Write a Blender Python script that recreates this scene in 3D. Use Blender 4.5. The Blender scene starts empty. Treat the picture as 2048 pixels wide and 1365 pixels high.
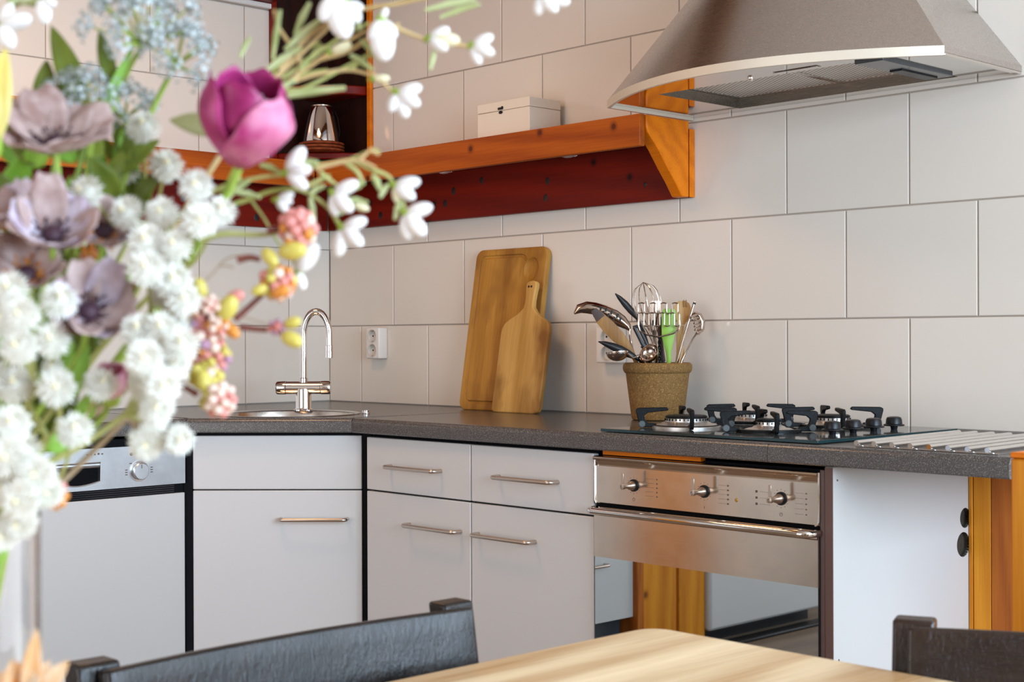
import bpy, bmesh, math, random
from mathutils import Vector as V, Matrix as M, Euler
sc = bpy.context.scene
COL = sc.collection
PI = math.pi
rnd = random.Random(7)

# ------------------------------------------------------------------ camera
CAM = V((3.918579, -2.905709, 1.103788))
FPX = 2929.979
def _cam_axes(yaw=0.023653, pitch=-0.000898, roll=-0.003507):
    a = math.radians(135) + yaw
    f = V((math.cos(a)*math.cos(pitch), math.sin(a)*math.cos(pitch), math.sin(pitch)))
    r = f.cross(V((0, 0, 1))).normalized(); u = r.cross(f)
    return math.cos(roll)*r + math.sin(roll)*u, -math.sin(roll)*r + math.cos(roll)*u, f
RT, UP, FW = _cam_axes()
cam = bpy.data.objects.new('camera', bpy.data.cameras.new('camera'))
COL.objects.link(cam)
mw = M((RT, UP, -FW)).transposed().to_4x4(); mw.translation = CAM
cam.matrix_world = mw
cam.data.lens = FPX/2048*36; cam.data.sensor_width = 36
cam.data.clip_start = 0.05
cam.data.dof.use_dof = True
cam.data.dof.focus_distance = 3.55
cam.data.dof.aperture_fstop = 10.5
sc.camera = cam
def at(px, py, d):
    """the point seen at photo pixel (px, py) at depth d metres"""
    return CAM + d*(FW + RT*((px-1024)/FPX) - UP*((py-682.5)/FPX))

# ------------------------------------------------------------------ light
sc.view_settings.view_transform = 'Standard'; sc.view_settings.look = 'None'
sc.view_settings.gamma = 1; sc.view_settings.use_curve_mapping = False
sc.view_settings.exposure = 0.07
sc.cycles.use_denoising = True
sc.cycles.max_bounces = 10; sc.cycles.sample_clamp_indirect = 6
world = bpy.data.worlds.new('world'); sc.world = world; world.use_nodes = True
world.node_tree.nodes['Background'].inputs[0].default_value = (0.75, 0.85, 1, 1)
world.node_tree.nodes['Background'].inputs[1].default_value = 0.6
def area(name, loc, direction, sx, sy, power, col):
    l = bpy.data.lights.new(name, 'AREA'); l.shape = 'RECTANGLE'; l.size = sx; l.size_y = sy
    l.energy = power; l.color = col
    o = bpy.data.objects.new(name, l); COL.objects.link(o)
    o.location = loc; o.rotation_euler = V(direction).to_track_quat('-Z', 'Y').to_euler()
    return o
area('daylight_right_window', (5.48, -1.55, 1.55), (-1, 0, 0), 2.5, 1.4, 172, (0.62, 0.81, 1.0))
area('added_back_window_light', (4.05, 0.03, 1.62), (0, -1, 0), 1.4, 1.15, 34, (0.66, 0.84, 1.0))  # added back-wall light, brings bluish light to the right end of the worktop
area('daylight_garden_door', (2.2, -4.88, 1.25), (0, 1, 0), 2.4, 2.1, 46, (0.97, 0.97, 1.0))
area('added_warm_light', (1.02, -1.40, 2.44), (0, 0, -1), 0.5, 0.5, 14, (1.0, 0.58, 0.30))  # added warm fill below the ceiling, no lamp hangs there

# ------------------------------------------------------------------ helpers
class MB:
    def __init__(s): s.v = []; s.f = []
    def add(s, vs, fs):
        o = len(s.v); s.v += [V(p) for p in vs]; s.f += [tuple(i+o for i in f) for f in fs]; return s
    def box(s, x0, x1, y0, y1, z0, z1):
        return s.add([(x0,y0,z0),(x1,y0,z0),(x1,y1,z0),(x0,y1,z0),(x0,y0,z1),(x1,y0,z1),(x1,y1,z1),(x0,y1,z1)],
                     [(3,2,1,0),(4,5,6,7),(0,1,5,4),(1,2,6,5),(2,3,7,6),(3,0,4,7)])
    def obox(s, c, ax, ay, az):
        """oriented box: centre and three half-axes"""
        c = V(c); ax = V(ax); ay = V(ay); az = V(az)
        return s.add([c+i*ax+j*ay+k*az for k in (-1,1) for j in (-1,1) for i in (-1,1)],
                     [(2,3,1,0),(4,5,7,6),(0,1,5,4),(1,3,7,5),(3,2,6,7),(2,0,4,6)])
    def tube(s, path, rad, n=10, cap=True, flat=1.0):
        path = [V(p) for p in path]; m = len(path)
        if not isinstance(rad, (list, tuple)): rad = [rad]*m
        t0 = (path[1]-path[0]).normalized()
        up = V((0,0,1)) if abs(t0.z) < 0.9 else V((1,0,0))
        a = t0.cross(up).normalized(); rings = []
        for i, p in enumerate(path):
            t = (path[min(i+1,m-1)]-path[max(i-1,0)])
            if t.length < 1e-9: t = t0
            t = t.normalized(); a = (a - t*a.dot(t)).normalized(); b = t.cross(a)
            rings.append([p + rad[i]*(math.cos(2*PI*k/n)*a + flat*math.sin(2*PI*k/n)*b) for k in range(n)])
        vs = [q for r in rings for q in r]
        fs = [(i*n+k, i*n+(k+1)%n, (i+1)*n+(k+1)%n, (i+1)*n+k) for i in range(m-1) for k in range(n)]
        if cap: fs += [tuple(reversed(range(n))), tuple(range((m-1)*n, m*n))]
        return s.add(vs, fs)
    def lathe(s, prof, c=(0,0,0), n=32, ax=(0,0,1), cap=False):
        ax = V(ax).normalized(); a = ax.orthogonal().normalized(); b = ax.cross(a); c = V(c); m = len(prof)
        vs = [c + ax*z + max(r,1e-5)*(math.cos(2*PI*k/n)*a + math.sin(2*PI*k/n)*b) for r, z in prof for k in range(n)]
        fs = [(i*n+k, i*n+(k+1)%n, (i+1)*n+(k+1)%n, (i+1)*n+k) for i in range(m-1) for k in range(n)]
        if cap: fs += [tuple(reversed(range(n))), tuple(range((m-1)*n, m*n))]
        return s.add(vs, fs)
    def ell(s, c, rx, ry=None, rz=None, ax=None, nu=10, nv=6):
        """ellipsoid; ax = optional direction of its z axis"""
        ry = ry or rx; rz = rz or rx
        R = V(ax).to_track_quat('Z','Y').to_matrix() if ax is not None else M.Identity(3)
        c = V(c); vs = []
        for j in range(nv+1):
            th = PI*j/nv; rr = max(math.sin(th), 1e-4)
            for k in range(nu):
                ph = 2*PI*k/nu
                vs.append(c + R @ V((rx*rr*math.cos(ph), ry*rr*math.sin(ph), -rz*math.cos(th))))
        return s.add(vs, [(j*nu+k, j*nu+(k+1)%nu, (j+1)*nu+(k+1)%nu, (j+1)*nu+k) for j in range(nv) for k in range(nu)])
    def prism(s, pts, o, e1, e2, e3):
        """polygon pts (a,b) in plane o+a*e1+b*e2, extruded by e3"""
        o = V(o); e1 = V(e1); e2 = V(e2); e3 = V(e3); n = len(pts)
        lo = [o+a*e1+b*e2 for a, b in pts]
        return s.add(lo + [p+e3 for p in lo], [tuple(reversed(range(n))), tuple(range(n, 2*n))] +
                     [(i, (i+1)%n, n+(i+1)%n, n+i) for i in range(n)])
    def surf(s, fn, nu, nv):
        vs = [fn(i/nu, j/nv) for i in range(nu+1) for j in range(nv+1)]
        return s.add(vs, [(i*(nv+1)+j, (i+1)*(nv+1)+j, (i+1)*(nv+1)+j+1, i*(nv+1)+j+1) for i in range(nu) for j in range(nv)])
RM = {}
def link(o, parent=None):
    COL.objects.link(o)
    if parent is not None: o.parent = parent; RM[o.name] = RM.get(parent.name, M.Identity(4))
    return o
def thing(name, label, cat, loc=(0,0,0), rotz=0, group=None, rot=None):
    o = bpy.data.objects.new(name, None); o.empty_display_size = 0.02
    COL.objects.link(o); o.location = loc; o.rotation_euler = rot if rot else (0, 0, rotz)
    RM[o.name] = M.LocRotScale(V(loc), Euler(rot if rot else (0, 0, rotz)), V((1,1,1)))
    tag(o, label, cat, group); return o
def tag(o, label=None, cat=None, group=None, kind=None):
    if label: o['label'] = label
    if cat: o['category'] = cat
    if group: o['group'] = group
    if kind: o['kind'] = kind
    return o
def mesh(name, mb, mat, inv=None, flat=False, ang=38, fix=True):
    me = bpy.data.meshes.new(name)
    me.from_pydata([inv @ p for p in mb.v] if inv else mb.v, [], mb.f)
    if fix:
        bm = bmesh.new(); bm.from_mesh(me); bmesh.ops.recalc_face_normals(bm, faces=bm.faces); bm.to_mesh(me); bm.free()
    if not flat:
        me.polygons.foreach_set('use_smooth', [True]*len(me.polygons)); me.set_sharp_from_angle(angle=math.radians(ang))
    if mat: me.materials.append(mat)
    return me
def obj(name, mb, mat, parent=None, world=False, bev=0, seg=2, kind=None, solid=0, label=None, flat=False, sub=0):
    inv = RM[parent.name].inverted() if (world and parent is not None and parent.name in RM) else None
    o = bpy.data.objects.new(name, mesh(name, mb, mat, inv, flat)); link(o, parent)
    if solid:
        m = o.modifiers.new('solid', 'SOLIDIFY'); m.thickness = solid; m.offset = 0
    if bev:
        m = o.modifiers.new('bevel', 'BEVEL'); m.width = bev; m.segments = seg; m.limit_method = 'ANGLE'; m.angle_limit = math.radians(40)
    if sub:
        m = o.modifiers.new('sub', 'SUBSURF'); m.levels = sub; m.render_levels = sub
    if kind: o['kind'] = kind
    if label: o['label'] = label
    return o
def inst(src, loc, parent=None, rot=None, name=None):
    o = src.copy(); COL.objects.link(o); o.location = loc
    if rot: o.rotation_euler = rot
    if parent is not None: o.parent = parent
    for k in ('label', 'category', 'group'):
        if k in o.keys(): del o[k]
    return o

def cut(o, mb):
    """boolean-cut a world-space shape out of a part and keep the result as plain mesh"""
    par = o.parent; inv = RM[o.name].inverted() if o.name in RM else None
    c = bpy.data.objects.new('cut', mesh('cut', mb, None, inv)); COL.objects.link(c)
    o.parent = None
    b = o.modifiers.new('b', 'BOOLEAN'); b.object = c; b.solver = 'EXACT'
    dg_ = bpy.context.evaluated_depsgraph_get(); me = bpy.data.meshes.new_from_object(o.evaluated_get(dg_))
    o.modifiers.clear(); o.data = me; o.parent = par
    bpy.data.objects.remove(c)
    me.polygons.foreach_set('use_smooth', [True]*len(me.polygons)); me.set_sharp_from_angle(angle=math.radians(38))

# ------------------------------------------------------------------ materials
def mat(name, col, rough=0.5, metal=0.0, **kw):
    m = bpy.data.materials.new(name); m.use_nodes = True
    b = m.node_tree.nodes['Principled BSDF']
    b.inputs['Base Color'].default_value = (*col, 1); b.inputs['Roughness'].default_value = rough; b.inputs['Metallic'].default_value = metal
    for k, v in kw.items(): b.inputs[k.replace('_', ' ')].default_value = v
    return m
class N:
    """tiny node builder"""
    def __init__(s, m): s.t = m.node_tree; s.b = s.t.nodes['Principled BSDF']
    def n(s, ty, **kw):
        x = s.t.nodes.new(ty)
        for k, v in kw.items():
            if k.startswith('i_'): x.inputs[k[2:].replace('_', ' ')].default_value = v
            else: setattr(x, k, v)
        return x
    def l(s, a, b): s.t.links.new(a, b)
    def coord(s, scale, kind='Object', rot=(0,0,0)):
        c = s.n('ShaderNodeTexCoord'); mp = s.n('ShaderNodeMapping'); mp.inputs['Scale'].default_value = scale; mp.inputs['Rotation'].default_value = rot
        s.l(c.outputs[kind], mp.inputs['Vector']); return mp.outputs[0]
    def rcoord(s, scale, amt=20):
        """object coords shifted per object"""
        c = s.n('ShaderNodeTexCoord'); oi = s.n('ShaderNodeObjectInfo')
        k = s.n('ShaderNodeVectorMath', operation='SCALE'); cb = s.n('ShaderNodeCombineXYZ')
        for i in range(3): s.l(oi.outputs['Random'], cb.inputs[i])
        s.l(cb.outputs[0], k.inputs[0]); k.inputs['Scale'].default_value = amt
        a = s.n('ShaderNodeVectorMath', operation='ADD'); s.l(c.outputs['Object'], a.inputs[0]); s.l(k.outputs[0], a.inputs[1])
        mp = s.n('ShaderNodeMapping'); mp.inputs['Scale'].default_value = scale; s.l(a.outputs[0], mp.inputs['Vector']); return mp.outputs[0]
    def noise(s, vec, scale, detail=3, rough=0.55, dist=0):
        x = s.n('ShaderNodeTexNoise', i_Scale=scale, i_Detail=detail, i_Roughness=rough, i_Distortion=dist); s.l(vec, x.inputs['Vector']); return x.outputs['Fac']
    def ramp(s, fac, stops):
        r = s.n('ShaderNodeValToRGB'); e = r.color_ramp.elements
        while len(e) < len(stops): e.new(0.5)
        for i, (p, c) in enumerate(stops): e[i].position = p; e[i].color = (*c, 1) if len(c) == 3 else c
        s.l(fac, r.inputs[0]); return r.outputs[0]
    def mix(s, fac, a, b, mode='MIX'):
        x = s.n('ShaderNodeMix', data_type='RGBA', blend_type=mode)
        for sock, val in ((x.inputs[0], fac), (x.inputs[6], a), (x.inputs[7], b)):
            if hasattr(val, 'links'): s.l(val, sock)
            else: sock.default_value = val if not isinstance(val, tuple) or len(val) == 4 else (*val, 1)
        return x.outputs[2]
    def bump(s, fac, strength=0.1, dist=0.002):
        b = s.n('ShaderNodeBump', i_Strength=strength, i_Distance=dist); s.l(fac, b.inputs['Height']); s.l(b.outputs[0], s.b.inputs['Normal'])
def wood(name, dark, light, axis='x', ring=7, rough=0.35, knots=True, fine=0.25, dist=5.0, knotcol=(0.07,0.010,0.002), kscale=3.2, coat=0.0, spec=0.22):
    m = mat(name, light, rough); q = N(m)
    st = {'x': (0.10, 1, 1), 'y': (1, 0.10, 1), 'z': (1, 1, 0.10)}[axis]
    v = q.rcoord(st)
    w = q.n('ShaderNodeTexWave', bands_direction='DIAGONAL', i_Scale=ring, i_Distortion=dist, i_Detail=3, i_Detail_Scale=1.4); q.l(v, w.inputs['Vector'])
    n1 = q.noise(v, 9, 4)
    c = q.ramp(w.outputs['Fac'], [(0.0, dark), (0.45, tuple((a+b)/2 for a, b in zip(dark, light))), (1.0, light)])
    c2 = q.ramp(n1, [(0.3, tuple(0.75*x for x in dark)), (0.7, light)])
    c = q.mix(0.45, c, c2)
    st2 = {'x': (0.03, 1, 1), 'y': (1, 0.03, 1), 'z': (1, 1, 0.03)}[axis]
    n2 = q.noise(q.rcoord(st2), 220, 2)
    c = q.mix(fine, c, q.ramp(n2, [(0.35, dark), (0.65, light)]))
    if knots:
        sx = q.n('ShaderNodeSeparateXYZ'); q.l(q.rcoord((1,1,1)), sx.inputs[0])
        ad = q.n('ShaderNodeMath', operation='ADD'); q.l(sx.outputs[0], ad.inputs[0]); q.l(sx.outputs[1], ad.inputs[1])
        cb = q.n('ShaderNodeCombineXYZ'); q.l(ad.outputs[0], cb.inputs[0]); q.l(sx.outputs[2], cb.inputs[1])
        vo = q.n('ShaderNodeTexVoronoi', voronoi_dimensions='2D', i_Scale=kscale*2.2, i_Randomness=1.0); q.l(cb.outputs[0], vo.inputs['Vector'])
        k = q.ramp(vo.outputs['Distance'], [(0.035, (0.9,0.9,0.9)), (0.065, (0.45,0.45,0.45)), (0.12, (0,0,0))])
        mk_ = q.ramp(vo.outputs['Color'], [(0.35, (0,0,0)), (0.40, (1,1,1))])
        c = q.mix(q.mix(1.0, k, mk_, 'MULTIPLY'), c, knotcol)
    q.l(c, q.b.inputs['Base Color']); q.bump(n2, 0.06, 0.0006)
    q.b.inputs['Specular IOR Level'].default_value = spec
    q.b.inputs['Coat Weight'].default_value = coat; q.b.inputs['Coat Roughness'].default_value = 0.25
    return m
def tile_mat(name, col):
    m = mat(name, col, 0.13); q = N(m)
    n = q.noise(q.rcoord((1,1,1)), 3.0, 1); q.bump(n, 0.10, 0.004)
    oi = q.n('ShaderNodeObjectInfo')
    c = q.ramp(oi.outputs['Random'], [(0, tuple(0.97*x for x in col)), (1, tuple(min(1, 1.02*x) for x in col))]); q.l(c, q.b.inputs['Base Color'])
    return m
def brushed(name, col, rough, axis='x', amt=0.10, smear=0.0, bump=0.015):
    m = mat(name, col, rough, 1.0); q = N(m)
    st = {'x': (0.02, 1, 1), 'y': (1, 0.02, 1), 'z': (1, 1, 0.02)}[axis]
    n = q.noise(q.coord(st), 420, 2)
    r = q.n('ShaderNodeMapRange', i_To_Min=rough-amt*0.5, i_To_Max=rough+amt); q.l(n, r.inputs[0])
    if smear:
        n2 = q.noise(q.coord((1,1,1)), 14, 5, 0.65)
        a = q.n('ShaderNodeMath', operation='MULTIPLY_ADD'); q.l(n2, a.inputs[0]); a.inputs[1].default_value = smear; q.l(r.outputs[0], a.inputs[2]); q.l(a.outputs[0], q.b.inputs['Roughness'])
        q.l(q.ramp(n2, [(0.3, tuple(0.86*x for x in col)), (0.65, col)]), q.b.inputs['Base Color'])
    else: q.l(r.outputs[0], q.b.inputs['Roughness'])
    q.bump(n, bump, 0.0003)
    return m
def speckle(name, base, spots, scale, rough, thr=0.62, noise_bump=0.0):
    m = mat(name, base, rough); q = N(m)
    v = q.coord((1,1,1))
    n = q.noise(v, scale, 2, 0.7)
    n2 = q.noise(v, scale*0.37, 2, 0.6)
    c = q.ramp(n, [(0.32, tuple(0.55*x for x in base)), (0.5, base), (thr, base), (thr+0.08, spots)])
    c = q.mix(0.35, c, q.ramp(n2, [(0.35, tuple(0.7*x for x in base)), (0.65, tuple(1.25*x for x in base))]))
    q.l(c, q.b.inputs['Base Color'])
    if noise_bump: q.bump(n, noise_bump, 0.001)
    return m
def petal_mat(name, inner, outer, rough=0.55, trans=0.3, vary=0.0, scale=30):
    m = mat(name, outer, rough); q = N(m)
    n = q.noise(q.rcoord((1,1,1)), scale, 2)
    c = q.ramp(n, [(0.32, inner), (0.66, outer)]); q.l(c, q.b.inputs['Base Color'])
    t = q.n('ShaderNodeBsdfTranslucent'); q.l(c, t.inputs['Color'])
    mx = q.n('ShaderNodeMixShader'); mx.inputs[0].default_value = trans
    out = q.t.nodes['Material Output']; q.l(q.b.outputs[0], mx.inputs[1]); q.l(t.outputs[0], mx.inputs[2]); q.l(mx.outputs[0], out.inputs['Surface'])
    return m
TILE = tile_mat('glazed_tile', (0.75, 0.684, 0.605))
GROUT = mat('grout', (0.42, 0.355, 0.30), 0.8)
PLASTER = mat('plaster', (0.72, 0.62, 0.52), 0.8)
LAM = mat('laminate', (0.58, 0.56, 0.545), 0.34, Specular_IOR_Level=0.6)
LAMEDGE = mat('laminate_edge', (0.62, 0.53, 0.46), 0.5)
BLACK = mat('black_gap', (0.003, 0.003, 0.004), 0.7, Specular_IOR_Level=0.1)
BLACKP = mat('black_plastic', (0.006, 0.006, 0.008), 0.35, Specular_IOR_Level=0.3)
BLACKM = mat('black_matt', (0.003, 0.003, 0.005), 0.6, Specular_IOR_Level=0.12)
CARC = mat('carcass', (0.006, 0.006, 0.008), 0.7, Specular_IOR_Level=0.1)
WORK = speckle('worktop_laminate', (0.075, 0.066, 0.062), (0.42, 0.40, 0.37), 560, 0.25, 0.57)
STEEL = brushed('brushed_steel', (0.66, 0.57, 0.48), 0.13, 'x', 0.03, 0.05, 0.006)
HOODST = brushed('hood_steel', (0.58, 0.53, 0.51), 0.27, 'x', 0.03)
MIRST = mat('mirror_steel', (0.70, 0.66, 0.62), 0.07, 1.0)
SILVER = brushed('silver_panel', (0.66, 0.69, 0.72), 0.30, 'y', 0.08, 0.06)
CHROME = mat('chrome', (0.82, 0.80, 0.79), 0.05, 1.0)
NICKEL = mat('satin_nickel', (0.58, 0.49, 0.42), 0.30, 1.0)
SINKST = mat('sink_steel', (0.66, 0.62, 0.58), 0.22, 1.0)
MIRGL = mat('mirror_glass', (0.55, 0.60, 0.61), 0.015, 1.0)
IRON = speckle('cast_iron', (0.005, 0.0055, 0.006), (0.03, 0.033, 0.034), 300, 0.45, 0.6, 0.3)
IRON.node_tree.nodes['Principled BSDF'].inputs['Specular IOR Level'].default_value = 0.14
ALU = mat('burner_aluminium', (0.62, 0.58, 0.54), 0.35, 0.9)
HOBGL = mat('hob_glass', (0.006, 0.008, 0.010), 0.05)
q = N(HOBGL); _n = q.noise(q.coord((1,1,1)), 900, 1); _m = q.noise(q.coord((1,1,1)), 30, 3)
_f = q.ramp(_n, [(0.60, (0,0,0)), (0.66, (1,1,1))]); q.l(q.mix(_f, (0.006,0.009,0.011), (0.16,0.18,0.19)), q.b.inputs['Base Color'])
q.l(q.ramp(_n, [(0.58, (0.06,)*3), (0.66, (0.5,)*3)]), q.b.inputs['Roughness'])
GLEDGE = mat('glass_edge', (0.004, 0.030, 0.036), 0.1)
USTEEL = mat('utensil_steel', (0.56, 0.47, 0.41), 0.13, 1.0)
WHITEP = mat('white_plastic', (0.80, 0.74, 0.68), 0.30)
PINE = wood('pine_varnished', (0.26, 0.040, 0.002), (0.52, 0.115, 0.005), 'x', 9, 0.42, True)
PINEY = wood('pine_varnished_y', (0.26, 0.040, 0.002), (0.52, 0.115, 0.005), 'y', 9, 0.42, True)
PINEZ = wood('pine_light', (0.52, 0.15, 0.006), (0.80, 0.32, 0.022), 'z', 8, 0.45, True, kscale=2.4, knotcol=(0.16,0.04,0.006))
PINEZR = wood('pine_heartwood', (0.30, 0.065, 0.008), (0.50, 0.14, 0.016), 'z', 14, 0.45, False)
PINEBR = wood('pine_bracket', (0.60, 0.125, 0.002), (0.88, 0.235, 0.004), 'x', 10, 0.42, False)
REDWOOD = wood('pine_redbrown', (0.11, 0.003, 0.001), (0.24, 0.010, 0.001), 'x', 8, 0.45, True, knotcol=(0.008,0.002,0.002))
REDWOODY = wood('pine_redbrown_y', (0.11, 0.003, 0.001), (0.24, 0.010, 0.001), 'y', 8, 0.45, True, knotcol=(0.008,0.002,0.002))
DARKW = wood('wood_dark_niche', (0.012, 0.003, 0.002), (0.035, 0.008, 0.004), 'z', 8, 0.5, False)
BOARD = wood('cutting_board_wood', (0.33, 0.135, 0.018), (0.60, 0.30, 0.055), 'z', 6, 0.5, False)
BOARD2 = wood('paddle_board_wood', (0.40, 0.19, 0.035), (0.66, 0.38, 0.11), 'z', 6, 0.5, False)
for _mm, sc_ in ((BOARD, 7), (BOARD2, 9)):
    q = N(_mm); old = q.b.inputs['Base Color'].links[0].from_socket
    st = q.ramp(q.noise(q.rcoord((1,1,0.5)), sc_, 3, 0.6), [(0.46, (0,0,0)), (0.66, (0.85,)*3)])
    q.l(q.mix(st, old, (0.20, 0.075, 0.015)), q.b.inputs['Base Color'])
TABLE = wood('acacia_tabletop', (0.44, 0.22, 0.075), (0.93, 0.75, 0.49), 'y', 4.5, 0.33, False, fine=0.22, dist=8)
CHAIRW = wood('dark_stained_wood', (0.004, 0.003, 0.003), (0.018, 0.012, 0.010), 'y', 9, 0.33, False, spec=0.33)
CHAIRWX = wood('dark_stained_wood_x', (0.010, 0.005, 0.003), (0.036, 0.018, 0.012), 'x', 9, 0.33, False, spec=0.4)
for _mm in (CHAIRW, CHAIRWX):
    q = N(_mm); v = q.coord((1,1,0.30), rot=(0.6,0.6,0.0)); n_ = q.noise(v, 210, 4, 0.7); q.bump(n_, 0.8, 0.0010); q.l(q.ramp(q.noise(q.coord((1,1,1)), 9, 3), [(0.35, (0.16,)*3), (0.65, (0.34,)*3)]), q.b.inputs['Roughness'])
CORK = speckle('cork_pot', (0.21, 0.105, 0.026), (0.45, 0.27, 0.085), 330, 0.85, 0.56, 0.35)
FLOORW = wood('floor_boards', (0.16, 0.11, 0.075), (0.32, 0.23, 0.16), 'y', 5, 0.35, False)
CEILW = wood('ceiling_pine', (0.10, 0.03, 0.008), (0.22, 0.085, 0.025), 'y', 8, 0.5, True)
BOXW = mat('white_painted_wood', (0.80, 0.72, 0.60), 0.45)
NYLON = mat('black_nylon', (0.010, 0.010, 0.011), 0.38)
UWOOD = wood('utensil_wood', (0.42, 0.20, 0.06), (0.68, 0.42, 0.18), 'z', 8, 0.5, False)
UWOODD = wood('utensil_wood_dark', (0.20, 0.09, 0.025), (0.40, 0.21, 0.07), 'z', 8, 0.5, False)
GREENS = mat('green_silicone', (0.27, 0.48, 0.06), 0.42)
WICKER = wood('wicker_orange', (0.35, 0.12, 0.02), (0.70, 0.32, 0.07), 'x', 30, 0.5, False)
MARK = mat('printed_mark', (0.10, 0.07, 0.05), 0.6)
# flowers
PETW = petal_mat('petal_white', (0.76, 0.71, 0.60), (0.86, 0.845, 0.80), 0.7, 0.12)
PETC = mat('petal_cream_core', (0.86, 0.76, 0.52), 0.7)
WAXW = petal_mat('waxflower_white', (0.86, 0.80, 0.76), (0.93, 0.90, 0.88), 0.4, 0.2)
WAXY = petal_mat('waxflower_bud', (0.88, 0.80, 0.48), (0.94, 0.89, 0.66), 0.4, 0.25)
CALYX = petal_mat('calyx_green', (0.28, 0.42, 0.03), (0.46, 0.60, 0.10), 0.5, 0.2)
STEMT = petal_mat('stem_tan', (0.46, 0.28, 0.09), (0.64, 0.46, 0.22), 0.6, 0.05)
STEMG = petal_mat('stem_green', (0.28, 0.42, 0.05), (0.42, 0.58, 0.10), 0.5, 0.1)
STEMO = petal_mat('stem_olive', (0.34, 0.34, 0.08), (0.52, 0.52, 0.20), 0.5, 0.1)
STEMB = petal_mat('stem_brown', (0.36, 0.25, 0.15), (0.50, 0.38, 0.25), 0.6, 0.05)
STEMR = petal_mat('stem_redbrown', (0.16, 0.04, 0.035), (0.26, 0.08, 0.06), 0.5, 0.05)
NEEDLE = petal_mat('needle_leaf', (0.36, 0.40, 0.13), (0.60, 0.64, 0.34), 0.5, 0.2)
LEAFD = petal_mat('leaf_dark', (0.10, 0.15, 0.012), (0.22, 0.27, 0.03), 0.5, 0.2)
LEAFB = petal_mat('leaf_bright', (0.26, 0.52, 0.05), (0.42, 0.70, 0.12), 0.5, 0.35)
TULIP = petal_mat('tulip_purple', (0.27, 0.006, 0.085), (0.52, 0.045, 0.21), 0.42, 0.2, scale=45)
TULIPL = petal_mat('tulip_pink', (0.46, 0.03, 0.17), (0.76, 0.26, 0.40), 0.42, 0.25, scale=38)
MAUVE = petal_mat('anemone_mauve', (0.36, 0.20, 0.17), (0.70, 0.53, 0.50), 0.5, 0.25, scale=60)
MAUVEL = petal_mat('anemone_lilac', (0.46, 0.32, 0.38), (0.78, 0.68, 0.78), 0.5, 0.25, scale=60)
PLUM = mat('anemone_centre', (0.05, 0.015, 0.03), 0.6)
UMB = petal_mat('umbel_greyblue', (0.16, 0.19, 0.16), (0.66, 0.70, 0.72), 0.6, 0.15, scale=260)
BERP = petal_mat('bud_pink', (0.68, 0.17, 0.15), (0.90, 0.45, 0.38), 0.4, 0.25, scale=160)
BERC = petal_mat('bud_peach', (0.90, 0.62, 0.48), (0.95, 0.78, 0.68), 0.4, 0.25, scale=160)
BERO = petal_mat('bud_orange', (0.66, 0.17, 0.02), (0.88, 0.42, 0.07), 0.4, 0.25, scale=160)
BERY = petal_mat('bud_yellow', (0.56, 0.42, 0.03), (0.80, 0.70, 0.20), 0.4, 0.25, scale=160)
BERV = petal_mat('bud_violet', (0.36, 0.12, 0.22), (0.56, 0.36, 0.48), 0.4, 0.2, scale=160)
YELP = petal_mat('petal_yellow', (0.84, 0.66, 0.10), (0.92, 0.82, 0.34), 0.5, 0.35)
PEACH = petal_mat('petal_peach', (0.92, 0.56, 0.24), (0.96, 0.78, 0.58), 0.5, 0.4, scale=60)
PINKB = petal_mat('petal_pink', (0.80, 0.22, 0.42), (0.92, 0.55, 0.62), 0.45, 0.25, scale=60)
GLASS = mat('vase_glass', (1, 1, 1), 0.02, 0.0, Transmission_Weight=1.0, IOR=1.45)
WATER = mat('vase_water', (0.97, 0.99, 0.97), 0.0, 0.0, Transmission_Weight=1.0, IOR=1.33)

# ================================================================== SETTING
def struct(name, mb, m, **kw):
    o = obj(name, mb, m, **kw); o['kind'] = 'structure'; return o
RX, RY, RZ = 5.5, -4.9, 2.50
struct('floor', MB().box(0, RX, RY, 0, -0.05, 0), FLOORW)
struct('ceiling', MB().box(0, RX, RY, 0, RZ, RZ+0.05), PLASTER)
struct('trim_6', MB().box(1.26, 1.48, -1.5, 0, RZ-0.15, RZ), CEILW, bev=0.006)
for k in range(3): struct('trim_%d' % (3+k), MB().box(0, RX, -1.55-1.3*k-0.14, -1.55-1.3*k, RZ-0.16, RZ), CEILW, bev=0.006)
wall_back = struct('wall_back', MB().box(-0.1, 3.32, 0.002, 0.1, 0, RZ).box(4.78, RX, 0.002, 0.1, 0, RZ).box(3.32, 4.78, 0.002, 0.1, 0, 1.02).box(3.32, 4.78, 0.002, 0.1, 2.22, RZ), GROUT)
wall_left = struct('wall_left', MB().box(-0.1, -0.002, RY, 0.002, 0, RZ), GROUT)
wr = MB().box(RX, RX+0.1, RY, -2.8, 0, RZ).box(RX, RX+0.1, -0.3, 0, 0, RZ).box(RX, RX+0.1, -2.8, -0.3, 0, 0.85).box(RX, RX+0.1, -2.8, -0.3, 2.25, RZ)
struct('wall_right', wr, PLASTER)
wf = MB().box(0, 0.6, RY-0.1, RY, 0, RZ).box(3.4, RX, RY-0.1, RY, 0, RZ).box(0.6, 3.4, RY-0.1, RY, 2.32, RZ).box(0.6, 3.4, RY-0.1, RY, 0, 0.15)
struct('wall_front', wf, PLASTER)
w1 = struct('window_1', MB().box(RX-0.02, RX+0.05, -2.88, -2.80, 0.82, 2.28).box(RX-0.02, RX+0.05, -0.30, -0.22, 0.82, 2.28).box(RX-0.02, RX+0.05, -2.88, -0.22, 0.80, 0.86).box(RX-0.02, RX+0.05, -2.88, -0.22, 2.22, 2.28).box(RX-0.01, RX+0.04, -1.58, -1.52, 0.86, 2.22), PINEZ)
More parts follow.
